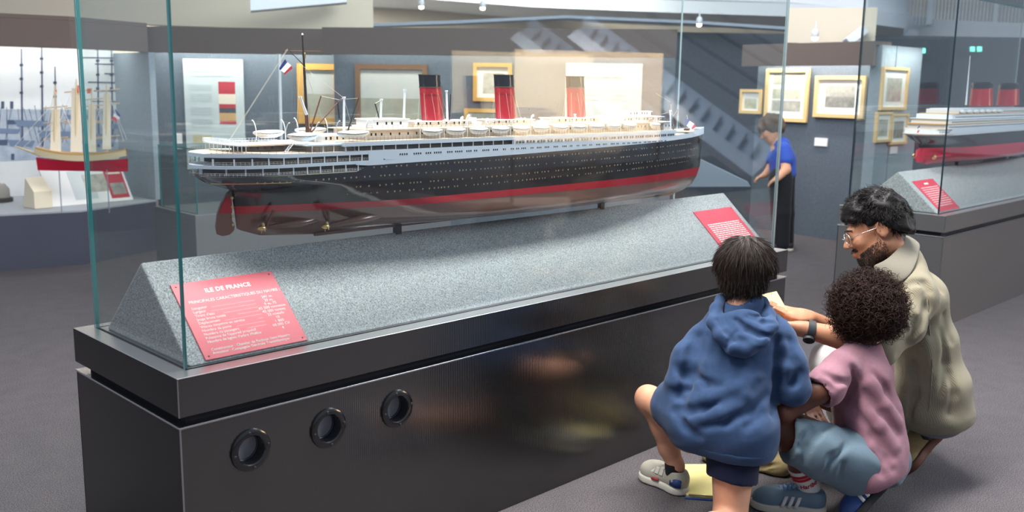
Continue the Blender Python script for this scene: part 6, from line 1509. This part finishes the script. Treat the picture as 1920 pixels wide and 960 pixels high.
# suede shoe on tiptoe
s5, p5, R5 = shoe(man, at(1768, 806, 3.56), at(1690, 893, 3.50), unit(-RT*.8+UP*.55-FW*.15), .045, .085, 'gum_sole', 'suede_tan', sole_h=.028)
patch(s5, 'black_stripe', 'sole_black', [(p5(.30, .044, .035), p5(.36, .044, .035)), (p5(.36, .042, .055), p5(.42, .042, .055)), (p5(.34, .036, .075), p5(.40, .036, .075))], .003)
s6, p6, R6 = shoe(man, at(1640, 885, 3.56)*np.array([1, 1, 0])+np.array([0, 0, .002]), at(1640, 885, 3.56)*np.array([1, 1, 0])+Fm*.27+np.array([0, 0, .002]), Zb, .045, .085, 'gum_sole', 'suede_tan', sole_h=.028)

# ------------------------------------------------------------------ notepads, bag
def pad(name, c, ux, uy, w, h, th, label, cat, group, extra=True):
    ux = unit(ux); uy = unit(np.array(uy)-ux*np.dot(uy, ux)); uz = np.cross(ux, uy); t = thing(name, c, label, cat, group)
    MB().obox(c, ux, uy, uz, w/2, h/2, th/2).build('sheets', 'paper_yellow', t, bevel=.001); return t, ux, uy, uz
pc = at(1462, 578, 3.335); t, ux, uy, uz = pad('notepad', pc, at(1490, 594, 3.33)-at(1438, 562, 3.33)*1, at(1440, 545, 3.42)-at(1470, 600, 3.30), .115, .17, .006, 'small yellow notepad in the hands of the crouching person', 'notepad', 'yellow notepads')
for o in list(t.children): bpy.data.objects.remove(o)
n0 = [at(1428, 552, 3.40), at(1456, 546, 3.42), at(1482, 592, 3.34), at(1446, 606, 3.31)]; nz_ = unit(np.cross(n0[1]-n0[0], n0[3]-n0[0])); nz_ = nz_ if np.dot(nz_, CAM-pc) > 0 else -nz_
MB().add([p-nz_*.006 for p in n0]+n0, [(0,3,2,1),(4,5,6,7),(0,1,5,4),(1,2,6,5),(2,3,7,6),(3,0,4,7)]).build('sheets', 'paper_yellow', t)
mb = MB()
for a, b in (((1440, 553), (1447, 549)), ((1447, 549), (1446, 556)), ((1443, 558), (1440, 556)), ((1430, 556), (1440, 572)), ((1462, 583), (1470, 580))):
    P2 = []
    for q in (a, b): r = ray(*q); P2.append(CAM+r*(np.dot(n0[0]-CAM, nz_)/np.dot(r, nz_))+nz_*.0006)
    mb.tube(P2, .0007, 4)
mb.build('pencil_marks', 'pen_ink', t)['kind'] = 'stuff'
ck = [floor_pt(1277, 874), floor_pt(1352, 874), floor_pt(1352, 941), floor_pt(1285, 936)]; cc = np.mean(ck, axis=0)
t = thing('notepad', cc, 'yellow notepad on a blue clipboard lying on the carpet under the kneeling person', 'notepad', 'yellow notepads')
def flat(q, z0, z1, s=1.0): return MB().add([np.array([cc[0]+(p[0]-cc[0])*s, cc[1]+(p[1]-cc[1])*s, z]) for z in (z0, z1) for p in q], [(0,3,2,1),(4,5,6,7),(0,1,5,4),(1,2,6,5),(2,3,7,6),(3,0,4,7)])
flat(ck, .001, .005, 1.0).build('clipboard', 'clip_blue', t); flat(ck, .0052, .011, .95).build('sheets', 'paper_yellow', t)
e_ = unit(ck[2]-ck[3]); MB().tube([ck[3]+e_*.02+(0, .012, .014), ck[3]+e_*.07+(0, .012, .016), ck[3]+e_*.11+(0, .012, .014)], .003, 6).build('clip', 'clip_metal', t, smooth=True)
# canvas bag slumped on the carpet
b0, b1 = floor_pt(1328, 866), floor_pt(1466, 892); bc = (b0+b1)/2; bx_ = unit(b1-b0); by_ = np.cross((0, 0, 1), bx_)
bag = thing('canvas_bag', bc, 'slumped tan canvas bag on the carpet behind the kneeling person', 'bag')
F = Field(*bounds(b0, b1, bc+(0, 0, .12), pad=.1), .005); F.cap(b0+(0, 0, .028), b1+(0, 0, .03), .028, .032, .01); F.cap(b0+by_*.05+(0, 0, .03), b1+by_*.05+(0, 0, .032), .032, .034, .03); F.cap(b0+by_*.03+(0, 0, .062), b1*.8+b0*.2+by_*.03+(0, 0, .068), .022, .030, .018); F.ell(b1*.55+b0*.45+by_*.02+(0, 0, .098), (.05, .022, .014), frame(bx_), .01, 'sub')
F.disp(wr(unit(bx_+Zb), 70, .003, 61), .03)
for pix, r in ((((1402, 877), (1425, 876), (1462, 870)), .011), (((1408, 866), (1425, 858), (1442, 852)), .010), (((1325, 850), (1328, 862)), .008), (((1440, 884), (1462, 880)), .005)): F.fold(pix, r, .010)
F.plane((0, 0, .002), (0, 0, -1)); F.mesh('bag', 'khaki_cloth', bag, 2)
MB().tube([b0*.9+b1*.1+(0, 0, .05), b0*.98+b1*.02-by_*.02+(0, 0, .075), b0+by_*.02+(0, 0, .055)], .007, 8).build('strap', 'khaki_cloth', bag, smooth=True)

# ------------------------------------------------------------------ child in the background at the slanted desk case
kf = floor_pt(1465, 468); kd = np.dot(kf-CAM, FW); bkid = thing('person', (kf[0], kf[1], 0), 'standing person in a blue T-shirt reading at the far desk, dark trousers', 'person')
def K(x, y, o=0.0): return at(x, y, kd+o)
Fq = unit(-RT*.95+FW*.1); Fq[2] = 0; RQ = frame(unit(-RT*.8-UP*.45+FW*.2), UP); kh = K(1446, 243)
F = Field(*bounds(kh, kf, K(1420, 330), K(1500, 470), pad=.2), .012); head(F, kh, RQ, .95); F.cap(kh-RQ[2]*.05, K(1462, 275), .045, .05, .02); F.chain([K(1462, 280), K(1466, 330)], [.08, .10], .03); F.chain([K(1470, 285, -.1), K(1474, 318, -.15), K(1458, 334, -.2)], [.045, .04, .03], .02); F.chain([K(1455, 285, .15), K(1446, 314, .15), K(1434, 328, .1)], [.045, .04, .03], .02)
hand(F, K(1458, 334, -.2), -RT-Zb*.6, (0, 0, -1), .8, left=True); hand(F, K(1434, 328, .1), -RT-Zb*.4, (0, 0, -1), .8)
F.chain([K(1462, 345, -.08), K(1462, 400, -.08), K(1464, 462, -.08)], [.08, .06, .045], .02); F.chain([K(1468, 345, .08), K(1470, 400, .08), K(1472, 460, .08)], [.08, .06, .045], .02); F.mesh('body', 'skin_light', bkid, 1)
F = Field(*bounds(K(1440, 260), K(1490, 330), pad=.2), .012); F.chain([K(1464, 274), K(1467, 300), K(1468, 326)], [.085, .11, .115], .03); F.chain([K(1470, 280, -.1), K(1474, 300, -.13)], [.06, .058], .02); F.chain([K(1456, 280, .14), K(1448, 300, .15)], [.06, .058], .02); F.plane(K(1468, 330), (0, 0, -1)); F.mesh('shirt', 'kid_blue', bkid, 1)
F = Field(*bounds(K(1440, 320), K(1490, 470), pad=.2), .012); F.chain([K(1464, 335, -.08), K(1464, 400, -.08), K(1465, 458, -.08)], [.105, .085, .07], .02); F.chain([K(1468, 335, .08), K(1471, 400, .08), K(1473, 456, .08)], [.105, .085, .07], .02); F.mesh('trousers', 'trouser_black', bkid, 1)
F = Field(*bounds(kh, pad=.2), .009); hk = kh+RQ[2]*.03-RQ[0]*.02; F.ell(hk+RQ[2]*.015, (.108, .096, .095), RQ, 0); F.ell(hk+RQ[0]*.075+RQ[2]*.02, (.045, .07, .05), RQ, .02); F.ell(hk-RQ[0]*.03-RQ[2]*.05, (.07, .08, .06), RQ, .02); F.plane(kh+RQ[0]*.085+RQ[2]*.015, unit(RQ[0]*.5-RQ[2]*.86)); F.disp(lambda P: .010*np.sin((P-hk)@RQ[0]*70)*np.sin((P-hk)@RQ[1]*60+1), .03); F.mesh('hair', 'hair_brown', bkid, 1)
for o_ in (-.08, .08): q = K(1465, 466, o_)*np.array([1, 1, 0])+np.array([0, 0, .002]); shoe(bkid, q+RT*.10*np.array([1, 1, 0]), q-RT*.10*np.array([1, 1, 0]), Zb, .04, .07, 'sole_white', 'sole_black', h=.008)
# slanted desk case
d0 = at(1385, 335, kd-.2); d1 = at(1445, 332, kd-.15)
desk = thing('desk_case', (d0[0], d0[1], 0), 'grey slant topped desk case in front of the standing person', 'display case')
dx_ = unit((d1-d0)*np.array([1, 1, 0])); dy_ = np.cross((0, 0, 1), dx_); Ld = .62; base = (d0*np.array([1, 1, 0]))-dx_*.50
def DP(u, v, z): return base+dx_*u+dy_*v+np.array([0, 0, z])
MB().add([DP(0, 0, 0), DP(Ld, 0, 0), DP(Ld, .5, 0), DP(0, .5, 0), DP(0, 0, .55), DP(Ld, 0, .55), DP(Ld, .5, .55), DP(0, .5, .55)], [(0,3,2,1),(4,5,6,7),(0,1,5,4),(1,2,6,5),(2,3,7,6),(3,0,4,7)]).build('plinth', 'wall_dark', desk)
MB().add([DP(0, 0, .551), DP(Ld, 0, .551), DP(Ld, .5, .551), DP(0, .5, .551), DP(0, 0, .86), DP(Ld*.95, 0, .60), DP(Ld*.95, .5, .60), DP(0, .5, .86)], [(0,3,2,1),(4,5,6,7),(0,1,5,4),(1,2,6,5),(2,3,7,6),(3,0,4,7)]).build('slanted_top', 'hall_grey', desk, bevel=.008)
